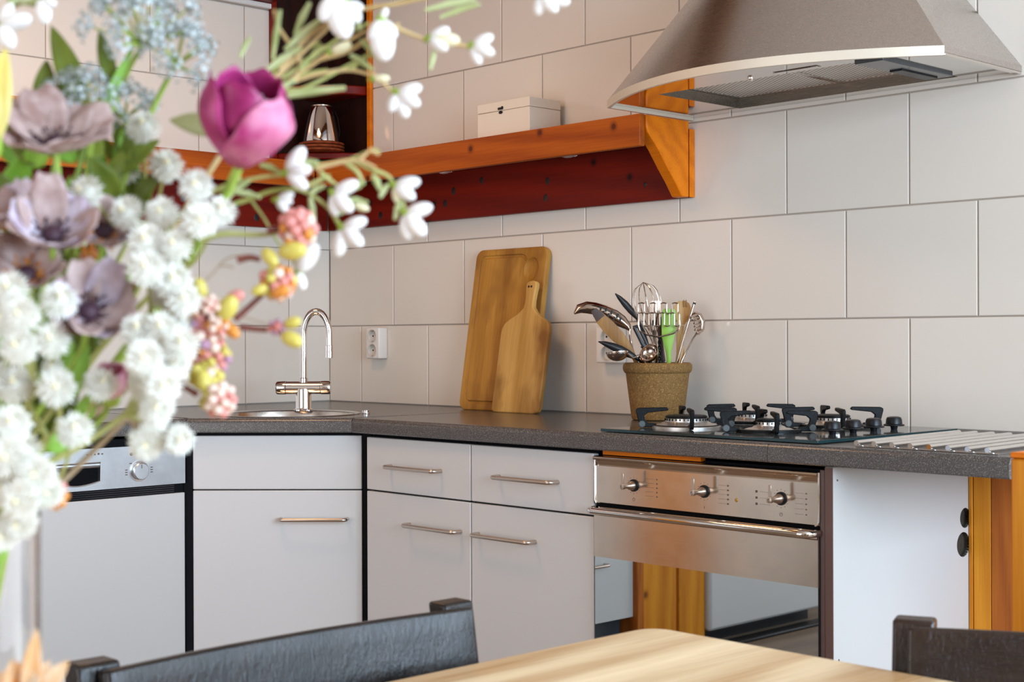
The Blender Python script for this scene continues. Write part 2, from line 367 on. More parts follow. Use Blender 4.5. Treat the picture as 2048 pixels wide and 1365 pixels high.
w2 = struct('added_window_2', MB().box(3.30, 3.36, -0.02, 0.06, 1.0, 2.24).box(4.74, 4.80, -0.02, 0.06, 1.0, 2.24).box(3.36, 4.74, -0.02, 0.06, 1.0, 1.05).box(3.36, 4.74, -0.02, 0.06, 2.19, 2.24), PINEZ, bev=0.003)  # unseen window frame, added around the extra back-wall light
d1 = struct('door_1', MB().box(0.55, 0.65, RY-0.05, RY+0.02, 0.1, 2.36).box(3.35, 3.45, RY-0.05, RY+0.02, 0.1, 2.36).box(0.55, 3.45, RY-0.05, RY+0.02, 2.28, 2.36).box(1.95, 2.05, RY-0.04, RY+0.01, 0.15, 2.28), PINEZ)
obj('plaster_coat', MB().box(2.716, RX-0.001, -0.0008, 0.0019, 0.001, 0.899), PLASTER, wall_back)
obj('plaster_coat', MB().box(4.79, RX-0.001, -0.0008, 0.0019, 0.90, RZ-0.001), PLASTER, wall_back)
# --- tiles, each an object
TW, TH, GAP = 0.332, 0.25204, 0.0036
XP, ZP, YP = 0.33595, 1.15, 0.16274            # joint phases found from the photograph
tmesh = {}
def tile(wall, side, a0, a1, z0, z1):
    w = a1-a0-GAP; h = z1-z0-GAP
    key = (side, round(w, 4), round(h, 4))
    if key not in tmesh:
        e = 0.0016
        if side == 'b':
            mb = MB().add([(-w/2,0.0019,-h/2),(w/2,0.0019,-h/2),(w/2,0.0019,h/2),(-w/2,0.0019,h/2),(-w/2,-0.0006,-h/2),(w/2,-0.0006,-h/2),(w/2,-0.0006,h/2),(-w/2,-0.0006,h/2),
                (-w/2+e,-0.0016,-h/2+e),(w/2-e,-0.0016,-h/2+e),(w/2-e,-0.0016,h/2-e),(-w/2+e,-0.0016,h/2-e)],
                [(0,1,5,4),(1,2,6,5),(2,3,7,6),(3,0,4,7),(4,5,9,8),(5,6,10,9),(6,7,11,10),(7,4,8,11),(8,9,10,11),(3,2,1,0)])
        else:
            mb = MB().add([(-0.0019,-w/2,-h/2),(-0.0019,w/2,-h/2),(-0.0019,w/2,h/2),(-0.0019,-w/2,h/2),(0.0006,-w/2,-h/2),(0.0006,w/2,-h/2),(0.0006,w/2,h/2),(0.0006,-w/2,h/2),
                (0.0016,-w/2+e,-h/2+e),(0.0016,w/2-e,-h/2+e),(0.0016,w/2-e,h/2-e),(0.0016,-w/2+e,h/2-e)],
                [(0,1,5,4),(1,2,6,5),(2,3,7,6),(3,0,4,7),(4,5,9,8),(5,6,10,9),(6,7,11,10),(7,4,8,11),(8,9,10,11),(3,2,1,0)])
        tmesh[key] = mesh('tile', mb, TILE, ang=25)
    o = bpy.data.objects.new('tile', tmesh[key]); COL.objects.link(o); o.parent = wall
    o.location = ((a0+a1)/2, 0, (z0+z1)/2) if side == 'b' else (0, (a0+a1)/2, (z0+z1)/2)
for row in range(-1, 5):
    z0 = ZP + row*TH; z1 = min(z0+TH, RZ)
    if row == -1: z0 = 0.9035
    off = 0.0 if row % 2 == 0 else TW/2
    x = XP - TW + off
    while x > 0: x -= TW
    while x < 3.2:
        a0, a1 = max(x, 0.0), x+TW
        if a1-a0 > 0.02: tile(wall_back, 'b', a0, a1, z0, z1)
        x += TW
    offl = 0.0 if row % 2 == 0 else TW/2
    if row > 3: continue
    y = -YP + TW - offl
    while y > -2.0:
        b0, b1 = y-TW, min(y, 0.0)
        if b1-b0 > 0.02: tile(wall_left, 'l', b0, b1, z0, z1)
        y -= TW
# wooden beam on top of the left tiling and small white cove under it
bt = struct('trim_1', MB().box(0.0, 0.10, -1.9, -0.24, 2.178, 2.36), REDWOODY, bev=0.004)
struct('trim_2', MB().box(0.0, 0.018, -1.9, -0.22, 2.160, 2.177), WHITEP, bev=0.003)

# ================================================================== BASE UNITS
def bar_handle(parent, c, ex, n, L=0.19, world=True, out=0.028, r=0.0052):
    """satin bar pull: c centre on the front, ex along, n outwards"""
    c = V(c); ex = V(ex); n = V(n); p = []
    h = L/2
    p.append(c - ex*h)
    for k in range(6):
        a = PI/2*k/5; p.append(c - ex*(h-0.010*(1-math.cos(a))) + n*(out-0.010+0.010*math.sin(a)))
    for k in range(6):
        a = PI/2*(1-k/5); p.append(c + ex*(h-0.010*(1-math.cos(a))) + n*(out-0.010+0.010*math.sin(a)))
    p.append(c + ex*h)
    return obj('handle', MB().tube(p, r, 10), NICKEL, parent, world)
FY = -0.585
ZD0, ZD1, ZT = 0.718, 0.722, 0.856
def base_unit(name, label, x0, x1, h1, h2, cat='cabinet'):
    t = thing(name, label, cat, ((x0+x1)/2, -0.3, 0))
    obj('carcass', MB().box(x0+0.002, x1-0.002, -0.564, -0.02, 0.10, 0.862), CARC, t, True)
    obj('plinth', MB().box(x0+0.001, x1-0.001, -0.53, -0.50, 0, 0.10), BLACKP, t, True)
    d = obj('drawer', MB().box(x0+0.0018, x1-0.0018, FY, FY+0.018, ZD1, ZT), LAM, t, True, bev=0.0022)
    bar_handle(d, (h1, FY, 0.7865), (1,0,0), (0,-1,0))
    d = obj('door', MB().box(x0+0.0018, x1-0.0018, FY, FY+0.018, 0.105, ZD0), LAM, t, True, bev=0.0022)
    bar_handle(d, (h2, FY, 0.6465), (1,0,0), (0,-1,0))
base_unit('base_cabinet', 'narrow white base cabinet with a drawer over a door, beside the black corner strip', 0.943, 1.3425, 1.140, 1.212)
base_unit('base_cabinet', 'white base cabinet with a drawer over a door, directly left of the oven', 1.3425, 1.742, 1.537, 1.465)
# corner sink unit, front at 45 degrees
DS = 1/math.sqrt(2); EX = V((DS, DS, 0)); NN = V((DS, -DS, 0))
def dg(s, off, z): return NN*(off*DS) + EX*s + V((0,0,z))      # off = x-y
t = thing('corner_cabinet', 'white diagonal corner cabinet under the round sink', 'cabinet', (0.5, -0.5, 0))
OF = 1.474
def dpanel(s0, s1, z0, z1, o0=OF, th=0.018):
    a = (s0+s1)/2; c = dg(a, o0, (z0+z1)/2) - NN*(th/2)
    return MB().obox(c, EX*((s1-s0)/2), NN*(th/2), V((0,0,(z1-z0)/2)))
obj('carcass', MB().prism([(0.03,-0.03),(0.90,-0.03),(0.90,-0.545),(0.545,-0.90),(0.03,-0.90)], (0,0,0.10), (1,0,0), (0,1,0), (0,0,0.60)), CARC, t, True)
for a_, b_ in ((0.2385, 0.262), (-0.228, -0.2055)): obj('filler_strip', dpanel(a_, b_, 0.1, 0.862, OF-0.004), BLACKM, t, True)
obj('front_panel', dpanel(-0.2035, 0.2365, 0.7175, 0.857), LAM, t, True, bev=0.0022)
d = obj('door', dpanel(-0.2035, 0.2365, 0.105, 0.7145), LAM, t, True, bev=0.0022)
bar_handle(d, dg(0.112, OF, 0.641), EX, NN, L=0.172)
obj('plinth', dpanel(-0.20, 0.20, 0.0, 0.10, OF-0.10), BLACKP, t, True)
obj('top_rail', dpanel(-0.20, 0.235, 0.858, 0.8635, OF-0.01), BLACKM, t, True)
# dishwasher
DX = 0.582
t = thing('dishwasher', 'built-in dishwasher with silver control panel and white door panel', 'dishwasher', (0.3, -1.2, 0))
Y0, Y1 = -1.494, -0.898
obj('body', MB().box(0.04, 0.560, Y0, Y1, 0.10, 0.856), CARC, t, True)
obj('plinth', MB().box(0.50, 0.53, Y0, Y1, 0, 0.10), BLACKP, t, True)
obj('door_panel', MB().box(DX-0.018, DX, Y0, Y1, 0.115, 0.7105), LAM, t, True, bev=0.002)
SLATM = mat('slat_gloss', (0.012, 0.013, 0.018), 0.12, Specular_IOR_Level=0.8)
vs = obj('vent_strip', MB().box(DX-0.02, DX-0.008, Y0, Y1, 0.711, 0.7345), BLACKM, t, True)
for k in range(4):
    obj('slat', MB().box(DX-0.008, DX-0.002, Y0+0.005, Y1-0.03, 0.7135+k*0.0052, 0.7165+k*0.0052), SLATM, vs, True)
ry0, ry1, rz0, rz1 = -1.256, -1.137, 0.757, 0.803
cp = obj('control_panel', MB().box(DX-0.012, DX+0.002, Y0, ry0, 0.735, 0.838).box(DX-0.012, DX+0.002, ry1, Y1, 0.735, 0.838).box(DX-0.012, DX+0.002, ry0, ry1, rz1, 0.838)
   .prism([(0,0.735),(ry1-ry0,0.735),(ry1-ry0,rz0)]+[((ry1-ry0)*(1-k/8), rz0-0.010*math.sin(PI*k/8)) for k in range(1,8)]+[(0,rz0)], (DX-0.012,ry0,0), (0,1,0), (0,0,1), (0.014,0,0)), SILVER, t, True)
obj('handle_recess', MB().box(DX-0.03, DX-0.012, ry0-0.002, ry1+0.002, rz0-0.02, rz1+0.002), BLACK, cp, True)
obj('grip', MB().tube([(DX-0.006, ry0+0.001, rz1-0.006), (DX-0.006, ry1-0.001, rz1-0.006)], 0.008, 14), SILVER, cp, True)
obj('recess_rim', MB().tube([(DX+0.002,ry0,rz1),(DX+0.002,ry1,rz1),(DX+0.002,ry1,rz0)]+[(DX+0.002, ry1+(ry0-ry1)*k/8, rz0-0.010*math.sin(PI*k/8)) for k in range(1,8)]+[(DX+0.002,ry0,rz0),(DX+0.002,ry0,rz1)], 0.0016, 6), SILVER, cp, True)
kn = obj('dial', MB().lathe([(0.0,0.014),(0.0195,0.014),(0.0215,0.012),(0.0215,0)], (DX+0.002,-1.031,0.7745), 32, (1,0,0)), WHITEP, t, True)
kn.data.materials[0] = SILVER
obj('dial_ring', MB().lathe([(0.0222,0.0),(0.0222,0.003),(0.0262,0.003),(0.0262,0)], (DX+0.002,-1.031,0.7745), 32, (1,0,0)), CHROME, kn, True)
obj('pointer', MB().box(DX+0.0155, DX+0.0166, -1.0318, -1.0302, 0.782, 0.792), MARK, kn, True)
mk = MB()
for k in range(5): mk.box(DX+0.002, DX+0.0024, -1.175+0.010*k, -1.170+0.010*k, 0.822, 0.825+0.0015*(k % 2))
for yy, zz in ((-0.995,0.781),(-0.995,0.775),(-0.995,0.769),(-1.066,0.778),(-1.066,0.772),(-1.066,0.766),(-1.054,0.794)): mk.box(DX+0.002, DX+0.0024, yy-0.004, yy+0.003, zz, zz+0.0022)
obj('printed_marks', mk, MARK, t, True, kind='stuff')
obj('indicator_lamp', MB().lathe([(0.0,0.002),(0.004,0.002),(0.0045,0)], (DX+0.002,-1.052,0.8185), 14, (1,0,0)), MARK, t, True)
# the run that carries on behind the flowers (seen mirrored in the oven door)
t = thing('drawer_cabinet', 'white drawer cabinet further along the left wall, mirrored in the oven glass', 'cabinet', (0.3, -1.77, 0))
obj('carcass', MB().box(0.04, 0.562, -2.03, -1.50, 0.15, 0.862), CARC, t, True)
d = obj('drawer', MB().box(0.564, 0.582, -2.03, -1.502, 0.155, 0.506), LAM, t, True, bev=0.002)
bar_handle(d, (0.582, -1.79, 0.35), (0,1,0), (1,0,0))
d = obj('drawer', MB().box(0.564, 0.582, -2.03, -1.502, 0.510, 0.856), LAM, t, True, bev=0.002)
bar_handle(d, (0.582, -1.79, 0.70), (0,1,0), (1,0,0))
obj('plinth', MB().box(0.50, 0.52, -2.03, -1.50, 0, 0.15), mat('plinth_grey', (0.05,0.06,0.07), 0.4), t, True)
t = thing('pine_partition', 'tall knotty pine partition mirrored in the middle of the oven glass', 'partition', (0.4, -2.23, 0))
for y0_, y1_, xx, mm in ((-2.066,-2.032,0.60,PINEZR),(-2.26,-2.067,0.58,PINEZ),(-2.275,-2.261,0.574,PINEZR),(-2.42,-2.276,0.58,PINEZ)):
    obj('plank', MB().box(0.03, xx, y0_, y1_, 0, 1.10), mm, t, True, bev=0.003)
t = thing('fridge', 'white fridge on a dark base, mirrored at the right of the oven glass', 'fridge', (0.35, -2.77, 0))
obj('body', MB().box(0.03, 0.56, -3.12, -2.424, 0.05, 1.45), LAM, t, True, bev=0.01)
obj('door', MB().box(0.564, 0.60, -3.12, -2.424, 0.05, 1.45), LAM, t, True, bev=0.012)
obj('base_grille', MB().box(0.05, 0.54, -3.11, -2.43, 0.0, 0.05), BLACKP, t, True)
obj('foot_rail', MB().box(0.60, 0.66, -3.14, -2.42, 0.0, 0.012), BLACKP, t, True, bev=0.004)
# ---- oven
OX0, OX1, OY = 1.7465, 2.329, -0.590
t = thing('oven', 'stainless steel built-in oven with three small knobs and a mirrored glass door', 'oven', (2.04, -0.3, 0))
obj('body', MB().box(OX0+0.004, OX1-0.002, -0.566, -0.05, 0.12, 0.856), CARC, t, True)
obj('plinth', MB().box(OX0, OX1, -0.54, -0.51, 0, 0.115), BLACKP, t, True)
zp0 = 0.7505
prof = [(-0.012,0.8525),(0.0035,0.8525),(0.007,0.851),(0.0085,0.848),(0.0075,0.845),(0.004,0.8435),(0.0005,0.8425),(-0.0035,0.832),(0,0.831),(0,zp0+0.002),(-0.002,zp0),(-0.012,zp0)]
xa, xb = OX0+0.0035, OX1-0.004
cpan = obj('control_panel', MB().prism([(p[0], p[1]) for p in prof], (xa, OY, 0), (0,-1,0), (0,0,1), (xb-xa,0,0)), STEEL, t, True)
obj('panel_edge', MB().tube([(xb, OY-0.001, 0.8515), (xb, OY-0.001, zp0+0.008), (xb-0.003, OY-0.001, zp0+0.002), (xb-0.008, OY-0.001, zp0)], 0.0020, 8)
    .tube([(xa, OY-0.001, 0.8515), (xa, OY-0.001, zp0+0.006), (xa+0.004, OY-0.001, zp0)], 0.0016, 8), MIRST, cpan, True)
def oven_knob(x, z):
    k = obj('knob', MB().lathe([(0.0095,0.0),(0.0095,0.004),(0.0090,0.012),(0.0055,0.020),(0.0052,0.031),(0.0062,0.0315),(0.0062,0.039),(0.0030,0.0395),(0.0030,0.037),(0.0,0.037)], (x, OY, z), 24, (0,-1,0)), NICKEL, t, True)
    obj('seal_ring', MB().lathe([(0.0096,0.0),(0.0096,0.0028),(0.0128,0.0028),(0.0132,0.0)], (x, OY, z), 28, (0,-1,0)), BLACKP, k, True)
    pts = [(-0.0032,0.002),(0.0032,0.002),(0.0036,0.026)]+[(0.0036*math.cos(a), 0.026+0.0036*math.sin(a)) for a in [PI*j/6 for j in range(1,6)]]+[(-0.0036,0.026)]
    obj('ear', MB().prism(pts, (x, OY-0.037, z), (1,0,0), (0,0,1), (0,0.0022,0)), NICKEL, k, True, bev=0.0005)
for x, z in ((1.861, 0.7955), (2.050, 0.7965), (2.238, 0.7965)): oven_knob(x, z)
obj('thermostat_lamp', MB().lathe([(0.0,0.0025),(0.003,0.002),(0.0042,0)], (2.131, OY, 0.7855), 16, (0,-1,0)), mat('amber_lens', (0.35,0.18,0.02), 0.15), t, True)
mk = MB()
def tick(x, z, w, h): mk.box(x-w/2, x+w/2, OY-0.0004, OY+0.0002, z-h/2, z+h/2)
for cx_, cz in ((1.861, 0.7955), (2.050, 0.7965), (2.238, 0.7965)):
    for k in range(12):
        a = 2*PI*k/12; tick(cx_+0.0175*math.cos(a), cz+0.0175*math.sin(a), 0.0013, 0.0013)
for k in range(5):
    tick(1.905, 0.812-0.009*k, 0.022, 0.0004); tick(1.925, 0.812-0.009*k, 0.0035, 0.0028)
    tick(2.095, 0.812-0.009*k, 0.018, 0.0004); tick(2.110, 0.812-0.009*k, 0.0045, 0.0030)
    tick(2.280, 0.810-0.010*k, 0.020, 0.0004); tick(2.296, 0.810-0.010*k, 0.0035, 0.0024)
for k in range(3): tick(2.180, 0.806-0.012*k, 0.0050, 0.0045); tick(2.200, 0.806-0.012*k, 0.026, 0.0004)
for cx_ in (1.861, 2.238): mk.lathe([(0.0030,-0.0002),(0.0030,0.0004),(0.0036,0.0004),(0.0036,-0.0002)], (cx_, OY, 0.7660), 16, (0,-1,0)); tick(cx_, 0.7668, 0.0006, 0.0026)
tick(2.05, 0.7645, 0.0009, 0.005)
obj('printed_marks', mk, MARK, cpan, True, kind='stuff')
obj('gap_strip', MB().box(OX0, OX1-0.002, OY+0.008, OY+0.015, 0.742, 0.7515), BLACK, t, True)
zd1, zd0, zg1 = 0.7425, 0.20, 0.6355
door = obj('door', MB().box(xa, xb, OY-0.0005, OY+0.018, 0.19, zd1-0.004), BLACKP, t, True)
obj('steel_band', MB().prism([(0.0,zg1),(0.0045,zg1),(0.0045,0.7245),(0.008,0.7275),(0.008,0.7315),(0.001,0.7345),(0.0015,0.741),(0,zd1)], (xa, OY, 0), (0,-1,0), (0,0,1), (xb-xa,0,0)), STEEL, door, True)
hz = 0.7375; ho = 0.034
hp = [(xa+0.003, OY, hz)] + [(xa+0.003+0.022*(1-math.cos(a)), OY-ho+0.022*(1-math.sin(a)), hz) for a in [PI/2*k/5 for k in range(6)]]
hp += [(xb-0.003-0.022*(1-math.cos(a)), OY-ho+0.022*(1-math.sin(a)), hz) for a in [PI/2*(1-k/5) for k in range(6)]] + [(xb-0.003, OY, hz)]
obj('handle', MB().tube(hp, 0.0075, 16), MIRST, door, True)
obj('glass_pane', MB().box(xa+0.001, xb-0.001, OY-0.003, OY-0.0006, zd0, zg1), MIRGL, door, True)
obj('housing_edge', MB().box(OX1-0.0035, OX1+0.005, -0.587, -0.05, 0.12, 0.8565), mat('brown_edge', (0.10,0.055,0.045), 0.4), t, True)
obj('pine_batten', MB().box(OX0+0.012, OX1-0.3, -0.575, -0.56, 0.8545, 0.8635), PINEBR, t, True)
# ---- white end panel and pine boards below the right end of the worktop
SX0, SX1 = 2.3345, 2.3525
t = thing('end_panel', 'white laminate end panel on the right side of the oven', 'panel', (2.343, -0.3, 0))
obj('board', MB().box(SX0, SX1, -0.584, -0.02, 0, 0.863), LAM, t, True, bev=0.0012)
obj('edge_band', MB().box(SX0+0.0003, SX1-0.0008, -0.5858, -0.5842, 0.002, 0.862), mat('brown_edge_band', (0.115,0.06,0.05), 0.4), t, True)
HOLEM = speckle('hole_dark', (0.045,0.032,0.02), (0.12,0.09,0.06), 120, 0.8)
for yy, zz, rr in ((-0.110, 0.672, 0.026), (-0.102, 0.727, 0.021)):
    cut(t.children[0], MB().lathe([(rr,-0.012),(rr,0.02)], (SX1, yy, zz), 28, (1,0,0), cap=True))
    obj('drilled_hole', MB().lathe([(rr*0.998,-0.0006),(rr*0.99,-0.0118),(0.0,-0.0118)], (SX1, yy, zz), 26, (1,0,0)), HOLEM, t, True)
for yy, zz in ((-0.571,0.838),(-0.571,0.330),(-0.568,0.50)): obj('screw_cap', MB().lathe([(0.0,0.0008),(0.0018,0.0008),(0.0022,0)], (SX1, yy, zz), 10, (1,0,0)), MARK, t, True)
t = thing('pine_backboard', 'upright pine boards closing the space under the right end of the worktop', 'backboard', (2.6, -0.08, 0))
xs = [SX1+0.001, 2.3635, 2.404, 2.50, 2.60, 2.71]
for k in range(5):
    obj('plank', MB().box(xs[k], xs[k+1]-0.0016, -0.088-(0.002 if k == 0 else 0), -0.066, 0, 0.862), PINEZR if k == 2 else PINEZ, t, True, bev=0.0012)
t = thing('pine_post', 'short square pine post at the right edge, in front of the worktop end', 'post', tuple(at(2022, 905, 2.0)[:2])+(0,))
px_, py_ = at(2021, 905, 2.0)[:2]
ztop = at(2021, 905, 2.0).z
obj('shaft', MB().box(px_, px_+0.11, py_, py_+0.11, 0, ztop-0.0085), PINEZ, t, True, bev=0.003)
obj('cap', MB().box(px_-0.0008, px_+0.111, py_-0.0008, py_+0.111, ztop-0.008, ztop), PINEBR, t, True, bev=0.002)

# ================================================================== WORKTOP
WZ, WB = 0.903, 0.8655
prof = [(0.030, WZ)] + [(0.013-0.013*math.sin(a), WZ-0.013+0.013*math.cos(a)) for a in [PI/2*k/5 for k in range(6)]] + [(0.0, WB+0.003), (0.003, WB), (0.06, WB)]
def offset_path(path, closed, dd):
    """inset a 2D path to its left by dd with mitred corners"""
    out = []; n = len(path)
    for i, p in enumerate(path):
        a = V(path[max(i-1,0)]); b = V(path[min(i+1,n-1)]); p = V(p)
        d1_ = (p-a).normalized() if i > 0 else (b-p).normalized()
        d2_ = (b-p).normalized() if i < n-1 else d1_
        n1 = V((-d1_.y, d1_.x)); n2 = V((-d2_.y, d2_.x)); m = (n1+n2).normalized(); k = dd/m.dot(n1)
        out.append(p + m*k)
    return out
def worktop_piece(path, back):
    mb = MB(); rows = [[V((q_.x, q_.y, z)) for q_ in offset_path(path, False, d_)] for d_, z in prof]
    n = len(path)
    vs = [p for r in rows for p in r]
    mb.add(vs, [(i*n+k, i*n+k+1, (i+1)*n+k+1, (i+1)*n+k) for i in range(len(rows)-1) for k in range(n-1)])
    top = rows[0] + [V((x, y, WZ)) for x, y in back]; bot = rows[-1] + [V((x, y, WB)) for x, y in back]
    mb.add(top, [tuple(range(len(top)))]); mb.add(bot, [tuple(reversed(range(len(bot))))])
    # end faces and back
    mb.add([r[0] for r in rows] + [V((back[-1][0], back[-1][1], WB)), V((back[-1][0], back[-1][1], WZ))], [tuple(range(len(rows)+2))])
    mb.add([r[-1] for r in rows] + [V((back[0][0], back[0][1], WB)), V((back[0][0], back[0][1], WZ))], [tuple(reversed(range(len(rows)+2)))])
    for i in range(len(back)-1):
        (xa_, ya_), (xb_, yb_) = back[i], back[i+1]
        mb.add([(xa_,ya_,WB),(xb_,yb_,WB),(xb_,yb_,WZ),(xa_,ya_,WZ)], [(0,1,2,3)])
    return mb
t = thing('worktop', 'speckled dark grey laminate worktop running round the corner of the kitchen', 'worktop', (0.6, -0.3, WZ))
SKX, SKY = 0.600, -0.590
SEAM = 2.214
E_ = -0.002
pieces = [('slab', [(0.602,-2.10),(0.602,-0.9035)], [(0.0025,-0.9035),(0.0025,-2.10)]),
          ('slab', [(0.602,-0.9040),(0.9035,-0.602)], [(0.9035,E_-0.0005),(0.0025,E_-0.0005),(0.0025,-0.9040)]),
          ('slab', [(0.9042,-0.602),(SEAM,-0.602)], [(SEAM,E_-0.0005),(0.9042,E_-0.0005)]),
          ('slab', [(SEAM+0.0013,-0.602),(2.713,-0.602)], [(2.713,E_-0.0005),(SEAM+0.0013,E_-0.0005)])]
SINKHOLE_R = 0.184
for i, (nm, pa, ba) in enumerate(pieces):
    o = obj(nm, worktop_piece(pa, ba), WORK, t, True)
    bm = bmesh.new(); bm.from_mesh(o.data); bmesh.ops.remove_doubles(bm, verts=bm.verts, dist=1e-5); bmesh.ops.recalc_face_normals(bm, faces=bm.faces); bm.to_mesh(o.data); bm.free(); o.data.set_sharp_from_angle(angle=math.radians(38))
    if i == 1:
        cut(o, MB().lathe([(SINKHOLE_R,0.5),(SINKHOLE_R,1.2)], (SKX, SKY, 0), 64, cap=True))
# ---- sink
t = thing('sink', 'round stainless steel sink set in the corner of the worktop', 'sink', (SKX, SKY, WZ))
obj('bowl', MB().lathe([(0.199,0.0004),(0.1995,0.0022),(0.196,0.0032),(0.190,0.0024),(0.183,-0.002),(0.178,-0.02),(0.168,-0.13),(0.152,-0.152),(0.12,-0.160),(0.04,-0.163),(0.0,-0.164)], (0,0,0), 64), SINKST, t)
obj('drain', MB().lathe([(0.043,-0.160),(0.040,-0.158),(0.030,-0.162),(0.0,-0.1625)], (0,0,0), 32), CHROME, t)
kx, ky = onk = tuple(at(712, 826, 4.02)[:2])
obj('plug_knob', MB().lathe([(0.013,0.0005),(0.013,0.003),(0.008,0.0035),(0.008,0.005),(0.010,0.0055),(0.010,0.0085),(0.0,0.009)], (0.155, 0.150, 0.001), 20), CHROME, t)
# ---- tap
fx, fy = 0.478, -0.448
t = thing('tap', 'chrome mixer tap with a high curved spout behind the sink', 'tap', (fx, fy, WZ), math.radians(45)+0.024)
obj('base', MB().lathe([(0.028,0.0),(0.028,0.004),(0.0235,0.006),(0.0225,0.010),(0.0225,0.060),(0.0215,0.064)], (0,0,0), 28), CHROME, t)
body = obj('valve_body', MB().tube([(-0.060,0,0.066),(0.060,0,0.066)], 0.0185, 24), CHROME, t)
for s in (-1, 1):
    h = obj('handle', MB().lathe([(0.0185,0.0),(0.0195,0.001),(0.0195,0.024),(0.0175,0.028),(0.0,0.0285)], (s*0.0495,0,0.066), 28, (s,0,0)), CHROME, t)
    obj('groove', MB().lathe([(0.0186,0.0),(0.0186,0.0012),(0.0180,0.0012)], (s*0.0485,0,0.066), 28, (s,0,0)), BLACKP, h)
p = [(0,0,0.080),(0,0,0.19)]
R_ = 0.037
ca = [PI*(1-k/14) for k in range(15)]
p += [(R_+R_*math.cos(a), 0, 0.215+R_*1.85*math.sin(a)) for a in ca] + [(2*R_, 0, 0.185)]
p = [(x, y, z+0.0) for x, y, z in p]
sp = obj('spout', MB().tube(p, 0.0095, 18), CHROME, t)
obj('aerator', MB().lathe([(0.0098,0.0),(0.0108,-0.001),(0.0108,-0.018),(0.0112,-0.0185),(0.0112,-0.036),(0.009,-0.0365),(0.0,-0.034)], (2*R_,0,0.187), 20), CHROME, sp)
obj('collar', MB().lathe([(0.0125,0.080),(0.0125,0.092),(0.0098,0.094)], (0,0,0), 20), CHROME, t)

# ================================================================== HOB
HZ = WZ
t = thing('gas_hob', 'black glass gas hob with four burners and iron pan supports, set in the worktop', 'hob', (2.03, -0.31, HZ))
hx0, hx1, hy0, hy1 = 1.752, 2.312, -0.575, -0.06
obj('glass_plate', MB().box(hx0, hx1, hy0, hy1, HZ+0.0012, HZ+0.0078), HOBGL, t, True, bev=0.0015)
obj('glass_edge', MB().box(hx0+0.001, hx1-0.001, hy0-0.0006, hy0+0.0004, HZ+0.002, HZ+0.007).box(hx1-0.0004, hx1+0.0006, hy0+0.001, hy1-0.001, HZ+0.002, HZ+0.007), GLEDGE, t, True)
gz = HZ+0.0078
def burner(x, y, r):
    b = obj('burner', MB().lathe([(r+0.030,0.0),(r+0.030,0.004),(r+0.018,0.008),(r+0.010,0.009),(r+0.006,0.012),(r,0.014),(r,0.021),(r*0.9,0.0215)], (x,y,gz), 40), ALU, t, True)
    obj('burner_cap', MB().lathe([(r*0.96,0.0212),(r*0.99,0.0225),(r*0.99,0.0255),(r*0.90,0.0275),(0.0,0.0285)], (x,y,gz), 36), IRON, b, True)
    fl = MB()
    n = max(14, int(r*700))
    for k in range(n):
        a = 2*PI*k/n; c = V((x+math.cos(a)*(r+0.0004), y+math.sin(a)*(r+0.0004), gz+0.0185)); e = V((-math.sin(a), math.cos(a), 0))
        fl.obox(c, e*0.0011, V((math.cos(a), math.sin(a), 0))*0.0008, V((0,0,0.0022)))
    obj('flame_slot', fl, BLACK, b, True, kind='stuff')
def pan_support(x, y, R, zh=0.043):
    g = obj('pan_support', MB().lathe([(R*0.72,0.0),(R*0.72,0.006),(R*0.62,0.007),(R*0.60,0.0)], (x,y,gz+0.0005), 40), IRON, t, True)
    for k in range(4):
        a = math.radians(45+90*k+1.4); e = V((math.cos(a), math.sin(a), 0)); n_ = V((-math.sin(a), math.cos(a), 0))
        pts = [(R*0.66,0.0),(R*0.96,0.0),(R*1.02,0.004),(R*1.10,zh*0.80),(R*1.10,zh*0.93),(R*1.04,zh),(R*0.42,zh+0.001),(R*0.38,zh-0.004),(R*0.42,zh-0.0065),(R*0.84,zh-0.011),(R*0.92,zh-0.017),(R*0.90,zh*0.42),(R*0.84,0.010),(R*0.66,0.009)]
        obj('arm', MB().prism(pts, V((x,y,gz+0.0008))-n_*0.0042, e, V((0,0,1)), n_*0.0084), IRON, g, True, bev=0.0016)
        if k % 2 == 0:
            for sgn in (1,):
                c = V((x,y,gz+0.0065)) + e*R*0.97 - n_*0.0 + V((0,0,0.002))
                sd = V((FW.x, FW.y, 0)).normalized()*-1
                obj('foot', MB().lathe([(0.0,0.0075),(0.0062,0.0075),(0.0075,0.0062),(0.0075,-0.006),(0.0,-0.006)], c, 18, sd), mat('foot_grey', (0.06,0.07,0.07), 0.45) if 'foot_grey' not in bpy.data.materials else bpy.data.materials['foot_grey'], g, True)
for x, y, r, R in ((1.872,-0.430,0.046,0.100), (1.872,-0.200,0.036,0.092), (2.092,-0.430,0.026,0.092), (2.092,-0.200,0.038,0.100)):
    burner(x, y, r); pan_support(x, y, R)
for y in (-0.405, -0.331, -0.255, -0.177):
    k = obj('knob', MB().lathe([(0.0,0.0275),(0.010,0.0272),(0.0145,0.0255),(0.0165,0.021),(0.0172,0.012),(0.0215,0.0105),(0.0222,0.0085),(0.021,0.0075),(0.008,0.0065),(0.0065,0.0)], (2.23, y, gz), 30), BLACKP, t, True)
    obj('stem', MB().lathe([(0.0062,0.0),(0.0062,0.0068)], (2.23, y, gz), 16), CHROME, k, True)
